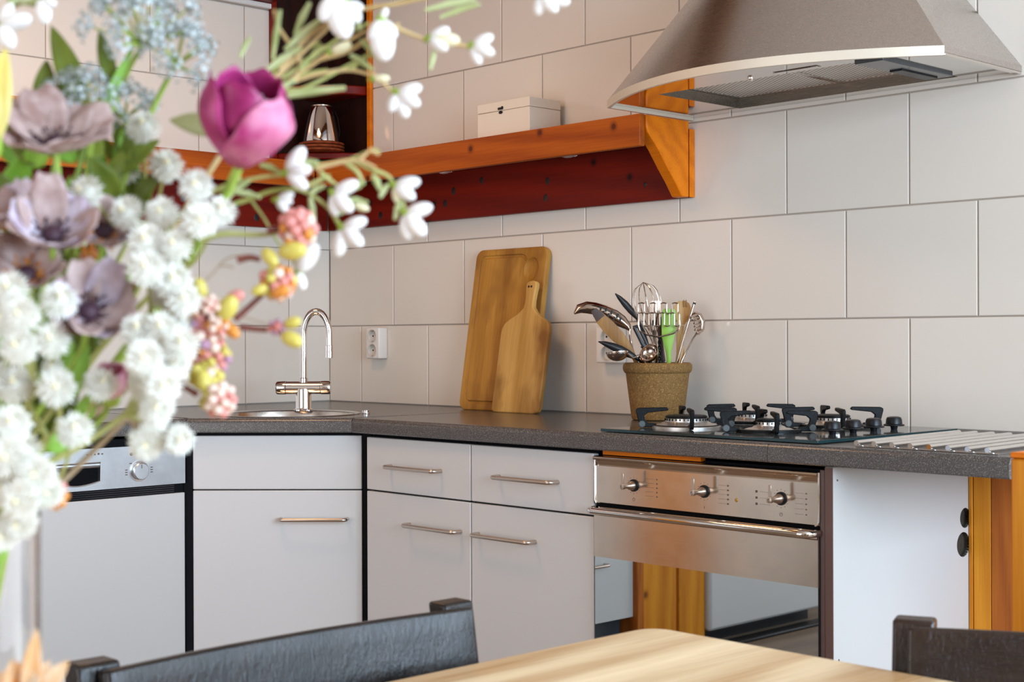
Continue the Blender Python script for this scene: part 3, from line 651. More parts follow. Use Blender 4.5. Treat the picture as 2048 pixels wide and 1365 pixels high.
# ---- rack of steel rods
t = thing('pot_rack', 'flat trivet rack of parallel steel rods on the right end of the worktop', 'trivet', (2.52, -0.33, WZ))
for k in range(8):
    x = 2.405 + k*0.0372
    obj('rod', MB().tube([(x, -0.588, WZ+0.0086), (x-0.022, -0.180, WZ+0.0086)], 0.0047, 12), CHROME, t, True)
for y, xo in ((-0.576, 0.0), (-0.196, -0.021)):
    obj('cross_rod', MB().tube([(2.397+xo, y, WZ+0.0020), (2.680+xo, y, WZ+0.0020)], 0.0018, 10), CHROME, t, True)
# ---- sockets
SOCKW = mat('socket_shade', (0.66,0.61,0.55), 0.4)
def socket(x0, x1, z0, z1, label):
    t = thing('wall_socket', label, 'socket', ((x0+x1)/2, -0.002, z0))
    D = 0.036
    obj('housing', MB().box(x0, x1, -0.002-D, -0.002, z0, z1), WHITEP, t, True, bev=0.004, seg=3)
    cx_ = (x0+x1)/2
    hs = t.children[0]
    for cz in (z0+(z1-z0)*0.27, z0+(z1-z0)*0.73): cut(hs, MB().lathe([(0.0194,-0.03),(0.0194,0.011)], (cx_, -0.002-D, cz), 28, (0,1,0), cap=True))
    for cz in (z0+(z1-z0)*0.27, z0+(z1-z0)*0.73):
        r = 0.0195
        s_ = obj('outlet', MB().lathe([(r+0.0024,0.0),(r+0.0022,0.0012),(r,0.0012),(r*0.97,-0.0105),(0.0,-0.0108)], (cx_, -0.002-D, cz), 28, (0,-1,0)), SOCKW, t, True)
        for sx in (-1, 1): obj('pin_hole', MB().lathe([(0.0028,-0.0104),(0.0026,-0.0098),(0.0,-0.0098)], (cx_+sx*0.0092, -0.002-D, cz), 12, (0,-1,0)), BLACK, s_, True)
        for sz in (-1, 1): obj('earth_clip', MB().box(cx_-0.0022, cx_+0.0022, -0.002-D-0.0016, -0.002-D, cz+sz*0.0175-0.0018, cz+sz*0.0175+0.0018), NICKEL, s_, True)
    return t
socket(0.2415, 0.3065, 1.0455, 1.143, 'white double socket nearest the corner, behind the tap')
socket(1.236, 1.315, 1.041, 1.1365, 'white double socket half hidden by the ladles of the utensil pot')

# ================================================================== HOOD
XM, HB, HT = 1.983, 1.658, 1.676
t = thing('cooker_hood', 'curved stainless steel cooker hood tapering upwards over the hob', 'cooker hood', (XM, -0.002, HB))
HW = 0.447
def arcb(u, side=-0.315, mid=-0.492):      # u in -1..1 -> plan y of the bowed front
    return mid + (side-mid)*(u*u)
NA = 28
us = [-1+2*k/NA for k in range(NA+1)]
ZC = 2.10
def hood_front(a, b):
    u = -1+2*a; x = XM + u*(HW*(1-b)+0.115*b)
    y = (1-b)*arcb(u) + b*(-0.145-0.03*(1-u*u)); return V((x, y, HT + (ZC-HT)*b))
obj('front_sheet', MB().surf(hood_front, NA, 14), HOODST, t, True)
def hood_side(sgn):
    def fn(a, b):
        f = hood_front(0 if sgn < 0 else 1, b); return V((f.x+ (0.0)*a, f.y*(1-a)-0.002*a, f.z))
    return fn
for s_ in (-1, 1): obj('side_sheet', MB().surf(hood_side(s_), 6, 10), HOODST, t, True)
obj('chimney', MB().box(XM-0.112, XM+0.112, -0.165, -0.002, ZC, RZ), HOODST, t, True, bev=0.004)
rim = MB(); th = 0.010
outl = [V((XM+u*HW, arcb(u), 0)) for u in us]
def strip(pa, th):
    inn = []
    for i, p in enumerate(pa):
        d_ = (pa[min(i+1,len(pa)-1)]-pa[max(i-1,0)]).normalized(); inn.append(p + V((-d_.y, d_.x, 0))*th)
    n = len(pa); vs = []
    for z in (HB, HT+0.001): vs += [p+V((0,0,z)) for p in pa] + [p+V((0,0,z)) for p in inn]
    fs = []
    for i in range(n-1): fs += [(i, i+1, 2*n+i+1, 2*n+i), (n+i, 3*n+i, 3*n+i+1, n+i+1), (i, n+i, n+i+1, i+1), (2*n+i, 2*n+i+1, 3*n+i+1, 3*n+i)]
    fs += [(0, 2*n, 3*n, n), (n-1, 2*n-1, 4*n-1, 3*n-1)]
    return MB().add(vs, fs)
RIMW = mat('rim_satin', (0.74, 0.66, 0.54), 0.45, 0.5)
obj('front_rim', strip(outl, 0.008), RIMW, t, True)
for s_ in (-1, 1):
    x_ = XM+s_*HW
    obj('side_rim', MB().box(min(x_, x_-s_*0.010), max(x_, x_-s_*0.010), -0.312, -0.003, HB, HT+0.001 if s_ < 0 else HB+0.006), RIMW if s_ < 0 else MIRST, t, True, bev=0.001)
obj('side_lip', MB().box(XM+HW-0.0015, XM+HW+0.0002, -0.314, -0.003, HB+0.006, HT+0.0008), HOODST, t, True)
fx0, fx1, fy0, fy1 = 1.722, 2.306, -0.345, -0.042
ZU = HB+0.007
bm = bmesh.new()
ol = [bm.verts.new((XM+u*(HW-0.009), arcb(u)+0.007, ZU)) for u in us] + [bm.verts.new((XM+HW-0.009, -0.004, ZU)), bm.verts.new((XM-HW+0.009, -0.004, ZU))]
il = [bm.verts.new((x, y, ZU)) for x, y in ((fx0,fy0),(fx1,fy0),(fx1,fy1),(fx0,fy1))]
es = [bm.edges.new((l_[i], l_[(i+1) % len(l_)])) for l_ in (ol, il) for i in range(len(l_))]
bmesh.ops.triangle_fill(bm, edges=es, use_beauty=True)
ub = MB(); bm.verts.index_update(); ub.add([v.co for v in bm.verts], [tuple(v.index for v in f.verts) for f in bm.faces]); bm.free()
UNDER = mat('hood_underside', (0.66, 0.63, 0.60), 0.06, 1.0)
obj('underside', ub, UNDER, t, True)
RD = 0.030
obj('recess', MB().add([(fx0,fy0,ZU),(fx1,fy0,ZU),(fx1,fy1,ZU),(fx0,fy1,ZU),(fx0,fy0,ZU+RD),(fx1,fy0,ZU+RD),(fx1,fy1,ZU+RD),(fx0,fy1,ZU+RD)], [(0,1,5,4),(1,2,6,5),(2,3,7,6),(3,0,4,7)]), brushed('recess_steel', (0.34,0.31,0.27), 0.25, 'x'), t, True)
MESHM = mat('filter_mesh', (0.66, 0.60, 0.53), 0.42, 0.3); q = N(MESHM)
vo = q.n('ShaderNodeTexVoronoi', i_Scale=1.0, i_Randomness=0.0); q.l(q.coord((105,105,0.001), rot=(0,0,0.6)), vo.inputs['Vector'])
q.l(q.ramp(vo.outputs['Distance'], [(0.30, (0.16,0.14,0.12)), (0.42, (0.92,0.86,0.80))]), q.b.inputs['Base Color'])
xm_ = (fx0+fx1)/2
for a0, a1 in ((fx0+0.002, xm_-0.001), (xm_+0.001, fx1-0.002)):
    f = obj('grease_filter', MB().box(a0+0.008, a1-0.008, fy0+0.010, fy1-0.010, ZU+RD-0.004, ZU+RD), MESHM, t, True)
    obj('filter_frame', MB().box(a0, a1, fy0+0.002, fy0+0.010, ZU+RD-0.006, ZU+RD).box(a0, a1, fy1-0.010, fy1-0.002, ZU+RD-0.006, ZU+RD).box(a0, a0+0.008, fy0+0.010, fy1-0.010, ZU+RD-0.006, ZU+RD).box(a1-0.008, a1, fy0+0.010, fy1-0.010, ZU+RD-0.006, ZU+RD), MIRST, f, True)
obj('light_cover', MB().box(fx1-0.055, fx1+0.012, -0.355, -0.085, ZU-0.006, ZU+0.006), mat('smoked_plastic', (0.05,0.055,0.06), 0.2), t, True, bev=0.002)
obj('slide_switch', MB().box(fx1-0.045, fx1-0.015, -0.24, -0.10, ZU-0.009, ZU-0.005), BLACKP, t, True, bev=0.001)
obj('release_catch', MB().lathe([(0.0,-0.006),(0.005,-0.0055),(0.007,-0.002),(0.007,0.0)], (xm_-0.02, fy0-0.014, ZU), 20), CHROME, t, True)
obj('catch_slot', MB().box(xm_+0.05, xm_+0.16, fy0-0.030, fy0-0.012, ZU-0.002, ZU-0.0005), MIRST, t, True, bev=0.0007)

# ================================================================== SHELVES
ST, SB, BB = 1.657, 1.578, 1.463
t = thing('wall_shelf', 'long varnished pine shelf with a deep front board, left of the cooker hood', 'shelf', (0.8, -0.002, BB))
xe = 1.547
FBO = -0.205
obj('front_board', MB().box(0.207, xe-0.005, FBO, FBO+0.020, SB, ST), PINE, t, True, bev=0.0025)
obj('top_board', MB().box(0.004, xe-0.036, FBO+0.0205, -0.003, ST-0.020, ST-0.0005), PINE, t, True)
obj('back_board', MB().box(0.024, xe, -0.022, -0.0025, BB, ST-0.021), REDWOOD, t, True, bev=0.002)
pb = [(0.022,BB),(0.048,BB),(0.075,1.498),(0.105,1.532),(0.140,1.575),(0.165,1.600),(0.180,1.615),(0.184,1.630),(0.184,ST-0.001),(0.022,ST-0.001)]
obj('board_end', MB().box(xe+0.0002, xe+0.0016, -0.0225, -0.0026, BB+0.0005, ST-0.021), PINEBR, t, True)
obj('bracket', MB().prism(pb, (xe-0.036, 0, 0), (0,-1,0), (0,0,1), (0.0355,0,0)), PINEBR, t, True, bev=0.003)
LENS = mat('lamp_glass', (0.75,0.72,0.68), 0.08, 0.0, Transmission_Weight=0.5)
for x in (0.69, 1.194):
    l_ = obj('spot_lamp', MB().lathe([(0.034,0.0),(0.034,-0.004),(0.028,-0.010),(0.026,-0.010),(0.025,-0.005),(0.034,0.0)], (x, -0.10, 1.604), 32), CHROME, t, True)
    obj('lens', MB().lathe([(0.025,-0.007),(0.018,-0.012),(0.008,-0.0155),(0.0,-0.016)], (x, -0.10, 1.604), 28), LENS, l_, True)
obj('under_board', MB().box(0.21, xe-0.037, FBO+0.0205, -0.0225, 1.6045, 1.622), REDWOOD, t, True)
kn_ = mat('knot_dark', (0.018,0.006,0.004), 0.45)
kb = t.children[2]
for px, py, r in ((907,382,5.5),(890,407,5.5),(963,361,5),(1095,362,5),(1091,396,5),(761,431,5.5),(1290,369,3)):
    d_ = (at(px, py, 1)-CAM); p_ = CAM + d_*((-0.0222-CAM.y)/d_.y)
    obj('knot', MB().ell(p_, 0.0085*r/5, 0.0007, 0.0105*r/5, None, 12, 6), kn_, kb, True)
t = thing('wall_shelf', 'varnished pine shelf on the left wall, behind the flowers', 'shelf', (0.002, -0.9, BB))
obj('front_board', MB().box(0.186, 0.206, -1.75, -0.207, SB, ST), PINEY, t, True, bev=0.0025)
obj('top_board', MB().box(0.003, 0.1855, -1.75, -0.187, ST-0.020, ST-0.0005), PINEY, t, True)
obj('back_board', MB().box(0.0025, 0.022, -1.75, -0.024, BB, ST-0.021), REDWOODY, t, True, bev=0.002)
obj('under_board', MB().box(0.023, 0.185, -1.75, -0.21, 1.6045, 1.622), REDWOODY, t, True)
for yy, zz in ((-0.37,1.53),(-0.30,1.492)): obj('knot', MB().ell((0.0222, yy, zz), 0.0007, 0.010, 0.012, None, 12, 6), kn_, t, True)
# open corner cupboard
t = thing('corner_cupboard', 'tall dark open corner cupboard of stained wood standing on the shelves', 'cupboard', (0.1, -0.1, ST))
CT = RZ-0.004
obj('side_panel', MB().box(0.2195, 0.2385, -0.015, -0.003, ST+0.001, CT), PINEBR, t, True, bev=0.002)
obj('side_panel', MB().box(0.003, 0.022, -0.2385, -0.2195, ST+0.001, CT), REDWOODY, t, True, bev=0.002)
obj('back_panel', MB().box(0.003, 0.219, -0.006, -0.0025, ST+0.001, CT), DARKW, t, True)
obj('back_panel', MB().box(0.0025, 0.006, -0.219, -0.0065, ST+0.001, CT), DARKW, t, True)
def tri_shelf(z, th, bulge, m):
    pts = [(0.0065,-0.0065),(0.217,-0.0065)]
    for k in range(9):
        s_ = k/8; b_ = bulge*math.sin(PI*s_); x = 0.217+(0.024-0.217)*s_; y = -0.024+(-0.217+0.024)*s_
        pts.append((x+b_*DS, y-b_*DS))
    pts.append((0.0065,-0.217))
    return obj('shelf_board', MB().prism(pts, (0,0,z), (1,0,0), (0,1,0), (0,0,th)), m, t, True, bev=0.004)
tri_shelf(ST+0.022, 0.022, 0.02, REDWOOD); tri_shelf(1.885, 0.03, 0.03, REDWOOD); tri_shelf(2.235, 0.03, 0.02, REDWOOD)
obj('valance', MB().obox((0.121,-0.121,2.36), EX*0.14, NN*0.008, V((0,0,0.10))), REDWOODY, t, True, bev=0.002)
# round wooden plates stacked in it, and the jug
PLT = wood('plate_wood', (0.16, 0.03, 0.012), (0.36, 0.09, 0.03), 'x', 20, 0.4, False)
kc = V((0.112, -0.113, 0))
for k in range(3):
    z = ST+0.0455 + k*0.0103
    o = obj('wooden_plate', MB().lathe([(0.0,0.0),(0.062,0.0),(0.072,0.004),(0.0735,0.007),(0.072,0.0095),(0.0,0.0098)], (0,0,0), 40), PLT)
    o.location = (kc.x, kc.y, z)
    tag(o, ['lowest of the round brown wooden plates under the steel jug', 'middle one of the stacked round brown wooden plates', 'topmost round brown wooden plate, the steel jug standing on it'][k], 'plate', 'round wooden plates in the corner cupboard')
t = thing('steel_jug', 'polished steel tapered jug standing on wooden plates in the corner cupboard', 'jug', (kc.x, kc.y, ST+0.0455+0.031))
obj('body', MB().lathe([(0.0,0.0),(0.056,0.0),(0.0585,0.003),(0.058,0.012),(0.052,0.045),(0.043,0.085),(0.034,0.113),(0.031,0.117),(0.030,0.1175),(0.029,0.115),(0.040,0.08),(0.0,0.01)], (0,0,0), 48), CHROME, t)
obj('rim', MB().lathe([(0.030,0.116),(0.0325,0.117),(0.0325,0.120),(0.030,0.1205),(0.029,0.118)], (0,0,0), 40), NICKEL, t)
hd = V((RT.x, RT.y, 0)).normalized()
obj('handle', MB().tube([hd*0.037+V((0,0,0.104)), hd*0.043+V((0,0,0.104)), hd*0.052+V((0,0,0.080)), hd*0.058+V((0,0,0.04)), hd*0.056+V((0,0,0.02))], 0.0009, 6), BLACKP, t)
# white box
t = thing('wooden_box', 'cream painted wooden box with a hinged lid and dark clasp, on the pine shelf', 'box', (0.987, -0.082, ST))
bx0, bx1, by0, by1 = 0.884, 1.092, -0.142, -0.022
obj('body', MB().box(bx0, bx1, by0, by1, ST+0.0002, 1.7345), BOXW, t, True, bev=0.0015)
obj('lid', MB().box(bx0-0.0005, bx1+0.0005, by0-0.0005, by1, 1.7353, 1.7615), BOXW, t, True, bev=0.0015)
cx_ = bx0+0.46*(bx1-bx0)
cl = obj('clasp', MB().box(cx_-0.009, cx_+0.009, by0-0.0035, by0-0.0006, 1.7375, 1.7435).ell((cx_+0.008, by0-0.003, 1.7425), 0.004, 0.002, 0.004), BLACKP, t, True)
obj('catch_plate', MB().ell((cx_, by0-0.001, 1.7300), 0.0085, 0.0022, 0.0042), BLACKP, t, True)
# wicker basket on the left shelf
t = thing('wicker_basket', 'orange woven basket on the left shelf, glimpsed between the leaves', 'basket', (0.09, -1.12, ST))
bk = obj('basket_body', MB().box(0.02, 0.165, -1.24, -1.00, ST+0.0002, ST+0.095), WICKER, t, True, bev=0.006)
wv = MB()
for k in range(11): wv.tube([(0.167,-1.242,ST+0.006+k*0.0085),(0.167,-0.998,ST+0.006+k*0.0085)], 0.0036, 6).tube([(0.018,-0.998,ST+0.006+k*0.0085),(0.167,-0.998,ST+0.006+k*0.0085)], 0.0036, 6)
obj('weave', wv, WICKER, t, True, kind='stuff')
obj('rim', MB().tube([(0.018,-0.998,ST+0.098),(0.168,-0.998,ST+0.098),(0.168,-1.242,ST+0.098),(0.018,-1.242,ST+0.098),(0.018,-0.998,ST+0.098)], 0.006, 8), WICKER, t, True)

# ================================================================== CUTTING BOARDS
def rrect(w, h, r, n=6):
    pts = []
    for cx, cz, a0 in ((w/2-r,r,-PI/2),(w/2-r,h-r,0),(-w/2+r,h-r,PI/2),(-w/2+r,r,PI)):
        pts += [(cx+r*math.cos(a0+PI/2*k/n), cz+r*math.sin(a0+PI/2*k/n)) for k in range(n+1)]
    return pts
# big board leaning: local x along wall, z up the board, y back
BW, BH = 0.288, 0.468
lean = math.radians(9.5)
t = thing('cutting_board', 'large rectangular wooden carving board with a juice groove leaning on the tiles', 'cutting board', (0.897, -0.100, WZ+0.0005), rot=(-lean, 0, math.radians(1.0)))
TB = 0.020
obj('board', MB().prism(rrect(BW, BH, 0.026), (0,0,0), (1,0,0), (0,0,1), (0,TB,0)), BOARD, t, bev=0.004, seg=3)
cut(t.children[0], MB().add([RM[t.name] @ p for p in MB().ell((BW/2-0.055, -0.005, BH-0.064), 0.030, 0.0165, 0.036, None, 24, 12).v], MB().ell((0,0,0),1,1,1,None,24,12).f))
gr = rrect(BW-0.046, BH-0.046, 0.016)
gp = [V((x, -0.0008, z+0.023)) for x, z in gr]
gv = MB()
i0 = 0
path = [p for p in gp if not (p.x > BW/2-0.10 and p.z > BH-0.11)]
k0 = next(i for i in range(len(path)) if path[i].x > 0 and path[(i+1) % len(path)].x < 0 and path[i].z > BH/2) if False else None
# start after the thumb dish: go down the right side, along the bottom, up the left side and along the top
pr_ = [V((BW/2-0.023, 0, BH-0.11))] + [V((p.x, 0, p.z)) for p in [V((x, 0, z+0.023)) for x, z in rrect(BW-0.046, BH-0.046, 0.016)][:7][::-1]]
seq = [(BW/2-0.023, BH-0.115), (BW/2-0.023, 0.042), (BW/2-0.026, 0.030), (BW/2-0.036, 0.023), (-BW/2+0.036, 0.023), (-BW/2+0.026, 0.030), (-BW/2+0.023, 0.042), (-BW/2+0.023, BH-0.042), (-BW/2+0.026, BH-0.030), (-BW/2+0.036, BH-0.023), (BW/2-0.10, BH-0.023), (BW/2-0.088, BH-0.027), (BW/2-0.078, BH-0.038)]
cut(t.children[0], MB().add([RM[t.name] @ p for p in MB().tube([(x, -0.0002, z) for x, z in seq], 0.0052, 10).v], MB().tube([(x, -0.0002, z) for x, z in seq], 0.0052, 10).f))
# paddle board in front of it
PW, PH = 0.182, 0.452
prof2 = [(-0.078,0.0),(0.070,0.0),(0.084,0.005),(0.090,0.018),(0.091,0.258),(0.088,0.276),(0.080,0.288),(0.066,0.297),(0.050,0.308),(0.037,0.325),(0.030,0.345),(0.028,0.370),(0.030,0.400),(0.034,0.425),(0.034,0.440),(0.027,0.449),(0.010,0.452),(-0.008,0.451),(-0.020,0.447),(-0.027,0.438),(-0.027,0.420),(-0.023,0.395),(-0.022,0.365),(-0.025,0.342),(-0.034,0.322),(-0.050,0.306),(-0.070,0.293),(-0.083,0.280),(-0.090,0.262),(-0.091,0.240),(-0.091,0.012),(-0.088,0.004)]
prof2 = [((x if z < 0.315 else 0.004+(x-0.004)*(1-0.36*min(1, (z-0.315)/0.03))), z*0.885 if z <= 0.297 else 0.263+(z-0.297)*0.69) for x, z in prof2]
t = thing('paddle_board', 'smaller wooden chopping board with a handle, leaning on the big carving board', 'cutting board', (1.028, -0.142, WZ+0.0005), rot=(-math.radians(10.5), 0, math.radians(2.0)))
obj('board', MB().prism(prof2, (0,0,0), (1,0,0), (0,0,1), (0,0.016,0)), BOARD2, t, bev=0.0035, seg=3)
for dx in (-0.004, 0.006): obj('hanging_hole', MB().lathe([(0.0,0.0006),(0.0032,0.0006),(0.0036,-0.001)], (dx, 0, 0.353), 16, (0,-1,0)), kn_, t)

# ================================================================== UTENSIL POT
PD = 3.655
KP = PD/FPX
pbx = V((1.532, -0.130, WZ))
yaw_r = math.atan2(RT.y, RT.x)
t = thing('utensil_pot', 'brown cork-like flowerpot with a rolled rim, holding the kitchen utensils', 'pot', tuple(pbx))
obj('body', MB().lathe([(0.0,0.0005),(0.060,0.0005),(0.064,0.003),(0.0655,0.010),(0.0795,0.120),(0.0775,0.122),(0.0745,0.119),(0.062,0.012),(0.0,0.010)], (0,0,0), 56), CORK, t)
obj('rim', MB().lathe([(0.0755,0.115),(0.0815,0.1175),(0.0850,0.123),(0.0865,0.131),(0.0850,0.1385),(0.0800,0.1425),(0.0755,0.141),(0.0735,0.135),(0.0745,0.119)], (0,0,0), 56), CORK, t)
CC = (pbx-CAM).dot(FW)
def uthing(name, label, cat): return thing(name, label, cat, (pbx.x, pbx.y, WZ+0.012), yaw_r, 'utensils in the pot')
# local frame: x to the right, y away from the camera, z up;  U(): position from the close-up (5.12 x) of the photo
ub_ = V((pbx.x, pbx.y, WZ+0.012))
def U(cx, cy, y=0.0):
    px, py = 1100+cx/5.12, 540+cy/5.12
    p = at(px, py, CC + y) - ub_
    return V((p.x*math.cos(yaw_r)+p.y*math.sin(yaw_r), -p.x*math.sin(yaw_r)+p.y*math.cos(yaw_r), p.z))
def sweep(pts, wid, thick, m, name, par, y0=0.0, cup=0.0, n=10, **kw):
    """flat tapered blade whose centre line follows close-up pixels pts=(cx,cy,y), half width per point across the picture plane"""
    P = [U(cx, cy, y) for cx, cy, y in pts]; mb = MB(); L = []
    m_ = len(P)
    for i in range(m_):
        tn = (P[min(i+1,m_-1)]-P[max(i-1,0)]).normalized(); sd = V((tn.z, 0, -tn.x)).normalized()
        L.append((P[i], sd, wid[i]*KP/5.12))
    k = 4
    for side in (1, -1):
        base = len(mb.v)
        for p, sd, w in L:
            for j in range(-k, k+1):
                f = j/k; mb.v.append(p + sd*w*f + V((0, side*thick/2*(1-0.6*f*f) + cup*(f*f), 0)))
        r = 2*k+1
        for i in range(m_-1):
            for j in range(r-1): mb.f.append((base+i*r+j, base+i*r+j+1, base+(i+1)*r+j+1, base+(i+1)*r+j))
    r = 2*k+1; o2 = m_*r
    for i in range(m_-1):
        for j in (0, r-1): mb.f.append((i*r+j, (i+1)*r+j, o2+(i+1)*r+j, o2+i*r+j))
    for i in (0, m_-1):
        for j in range(r-1): mb.f.append((i*r+j, i*r+j+1, o2+i*r+j+1, o2+i*r+j))
    return obj(name, mb, m, par, **kw)
def rod(name, par, pts, r, m, n=8): return obj(name, MB().tube([U(*p) for p in pts], r, n), m, par)
BOT = 1400
# wooden spatula with a burnt edge
u = uthing('wooden_spatula', 'brown wooden spatula with a scorched tip leaning left out of the pot', 'spatula')
sweep([(452,415,-0.030),(520,500,-0.030),(600,585,-0.028),(700,690,-0.026),(780,770,-0.024),(840,850,-0.022),(870,920,-0.02)], [34,58,70,68,48,26,22], 0.006, UWOODD, 'blade', u)
sweep([(866,905,-0.02),(930,1100,-0.015),(1000,BOT,-0.01)], [22,20,20], 0.008, UWOODD, 'handle', u)
sweep([(446,408,-0.0325),(478,450,-0.0325),(520,500,-0.0325)], [30,44,52], 0.0015, mat('scorched', (0.045,0.018,0.010), 0.5), 'scorched_edge', u)
# slotted steel skimmer, seen edge-on
u = uthing('slotted_spoon', 'big curved steel slotted spoon at the far left of the pot', 'spoon')
hd_ = sweep([(248,452,-0.012),(300,400,-0.012),(380,385,-0.012),(460,395,-0.012),(560,430,-0.012),(660,480,-0.012),(740,530,-0.012),(800,580,-0.012),(822,620,-0.012)], [8,48,62,64,70,72,62,40,14], 0.002, USTEEL, 'bowl', u, cup=0.012)
for i, (cx, cy) in enumerate(((520,395),(575,405),(630,435),(690,470),(545,440),(600,465),(655,500),(720,510))):
    c = U(cx, cy, -0.0145); obj('slot', MB().obox(c, (0.0022,0,0.0), (0,0.0008,0), (0.0012,0,0.0052)), BLACKP, hd_)
rod('handle', u, [(822,605,-0.012),(818,680,-0.010),(840,800,-0.006),(900,1000,0),(980,BOT,0.005)], [0.0022,0.0030,0.003,0.003,0.003], USTEEL)
# black nylon spoons
u = uthing('nylon_spoon', 'black nylon spoon sticking up behind the whisk, pointing left', 'spoon')
sweep([(668,243,0.022),(710,285,0.022),(770,350,0.022),(830,420,0.022),(880,478,0.022),(900,510,0.022)], [5,22,34,34,24,12], 0.012, NYLON, 'bowl', u)
rod('handle', u, [(890,495,0.022),(960,640,0.02),(1010,800,0.02),(1060,BOT,0.02)], 0.0040, NYLON)
u = uthing('nylon_ladle', 'black nylon spoon lying low over the left rim of the pot', 'spoon')
sweep([(495,735,-0.045),(560,755,-0.045),(640,785,-0.045),(720,820,-0.045),(800,860,-0.045),(860,890,-0.045),(900,910,-0.043)], [5,24,38,44,38,26,14], 0.016, NYLON, 'bowl', u)
rod('handle', u, [(890,908,-0.043),(950,950,-0.035),(1030,1150,-0.01),(1080,BOT,0)], 0.0045, NYLON)
# steel ladles
def ladle(label, cx, cy, R, ax, hpts):
    u = uthing('steel_ladle', label, 'ladle')
    c = U(cx, cy, hpts[0][2]); ax = V(ax).normalized(); pr0 = []
    for k in range(9):
        a = PI/2*k/8; pr0.append((R*math.sin(a), -R*0.8*math.cos(a)))
    pr1 = [(r*0.965, z*0.965) for r, z in reversed(pr0)]
    obj('bowl', MB().lathe(pr0 + [(R*1.03, 0.0006)] + pr1, c, 36, ax), USTEEL, u)
    rod('handle', u, hpts, 0.0030, USTEEL)
ladle('steel ladle hanging lowest over the left of the pot rim, bowl down', 690, 845, 0.0275, (-0.10,0.12,1), [(795,860,-0.066),(850,905,-0.062),(905,880,-0.056),(960,940,-0.045),(1040,1150,-0.02),(1100,BOT,-0.01)])
ladle('steel ladle with its hollow facing out, in the front middle of the pot', 1010, 850, 0.0255, (-0.55,-0.62,0.55), [(1085,800,-0.060),(1098,860,-0.058),(1090,940,-0.045),(1080,1150,-0.03),(1070,BOT,-0.02)])
# whisk
u = uthing('balloon_whisk', 'wire balloon whisk standing highest in the pot', 'whisk')
hub = U(1075, 800, 0.002); top = U(955, 128, 0.002); axv = (top-hub); Lw = axv.length; az = axv.normalized(); a1 = az.orthogonal().normalized(); b1 = az.cross(a1)
for k in range(6):
    a = PI*k/6+0.2; d_ = a1*math.cos(a)+b1*math.sin(a); pts = []
    for j in range(41):
        t_ = j/40*PI; f = abs(math.cos(t_))                  # 0 at the tip, 1 at the hub
        z_ = 1-f; B = 0.035
        rr = B*math.sqrt(max(0.0, 1-((z_-0.70)/0.30)**2)) if z_ > 0.70 else B*(0.10+0.90*(0.5-0.5*math.cos(PI*z_/0.70)))
        pts.append(hub + az*Lw*z_ + d_*rr*(1 if j < 20 else -1 if j > 20 else 0))
    obj('wire', MB().tube(pts, 0.00085, 6), USTEEL, u)
rod('handle', u, [(1075,800,0.002),(1085,950,0.002),(1110,BOT,0.004)], [0.0050,0.0058,0.0065], NICKEL, 14)
# masher
u = uthing('potato_masher', 'wire zigzag potato masher with a twisted handle in front of the whisk', 'masher')
def zig(y0, top, bot, xs_):
    P_ = []
    for i, x in enumerate(xs_):
        P_.append(x)
    return P_
def serp(cols, zt, zb, y, r):
    """square wave: cols = x of the verticals"""
    pts = []; up_ = True
    for i, x in enumerate(cols):
        a, b = (zb, zt) if up_ else (zt, zb)
        s = -1 if up_ else 1
        pts += [(x, a + (14 if a == zt else -14)*1, y), (x, b + (14 if b == zt else -14), y)]
        if i+1 < len(cols):
            xm = (x+cols[i+1])/2; w = (cols[i+1]-x)/2
            for k in range(1, 6):
                th = PI*k/6; pts.append((xm - w*math.cos(th), b + (14 if b == zt else -14) - (14 if b == zt else -14)*math.sin(th), y))
        up_ = not up_
    return rod('mashing_wire', u, pts, r, USTEEL, 8)
serp([905,968,1028,1082,1135,1195,1252,1310], 338, 450, -0.030, 0.0017)
serp([910,962,1015,1070,1125,1172,1225,1275,1325], 440, 578, -0.042, 0.0017)
rod('frame_arm', u, [(905,430,-0.032),(905,560,-0.038),(925,625,-0.040),(985,665,-0.040),(1060,678,-0.038),(1120,690,-0.038)], 0.0022, USTEEL)
rod('frame_arm', u, [(1318,430,-0.032),(1330,560,-0.038),(1315,620,-0.040),(1255,655,-0.040),(1180,672,-0.038),(1122,690,-0.038)], 0.0022, USTEEL)
for s_ in (0, PI):
    P_ = []
    for k in range(70):
        f = k/69; c = U(1120+4*f, 690+710*f, -0.038+0.03*f); a = s_+f*40
        P_.append(c + V((0.0024*math.cos(a), 0.0024*math.sin(a), 0)))
    obj('twisted_rod', MB().tube(P_, 0.0022, 6), IRON, u)
# green spatula
u = uthing('green_spatula', 'bright green silicone spatula in the pot', 'spatula')
sweep([(1222,400,-0.022),(1220,430,-0.022),(1216,560,-0.022),(1210,680,-0.020),(1210,760,-0.018),(1214,850,-0.016),(1220,930,-0.014)], [48,70,72,64,46,26,24], 0.008, GREENS, 'blade', u)
rod('handle', u, [(1218,925,-0.014),(1200,1100,-0.01),(1180,BOT,0)], 0.0058, GREENS)
# wooden fork / spoon
u = uthing('wooden_fork', 'pale wooden salad fork at the right side of the pot', 'fork')
hd_ = sweep([(1340,560,0.004),(1350,500,0.004),(1352,440,0.004),(1352,390,0.004),(1352,345,0.004),(1352,318,0.004)], [34,62,84,88,70,30], 0.007, UWOOD, 'head', u, cup=-0.006)
sweep([(1338,570,0.004),(1330,700,0.002),(1335,860,0.0),(1300,1100,-0.004),(1250,BOT,0)], [34,36,40,36,34], 0.009, UWOOD, 'handle', u)
for cx in (1372, 1396): obj('tine_gap', MB().obox(U(cx, 345, -0.0015), (0.0011,0,0.0004), (0,0.0012,0), (-0.0006,0,0.009)), UWOODD, hd_)
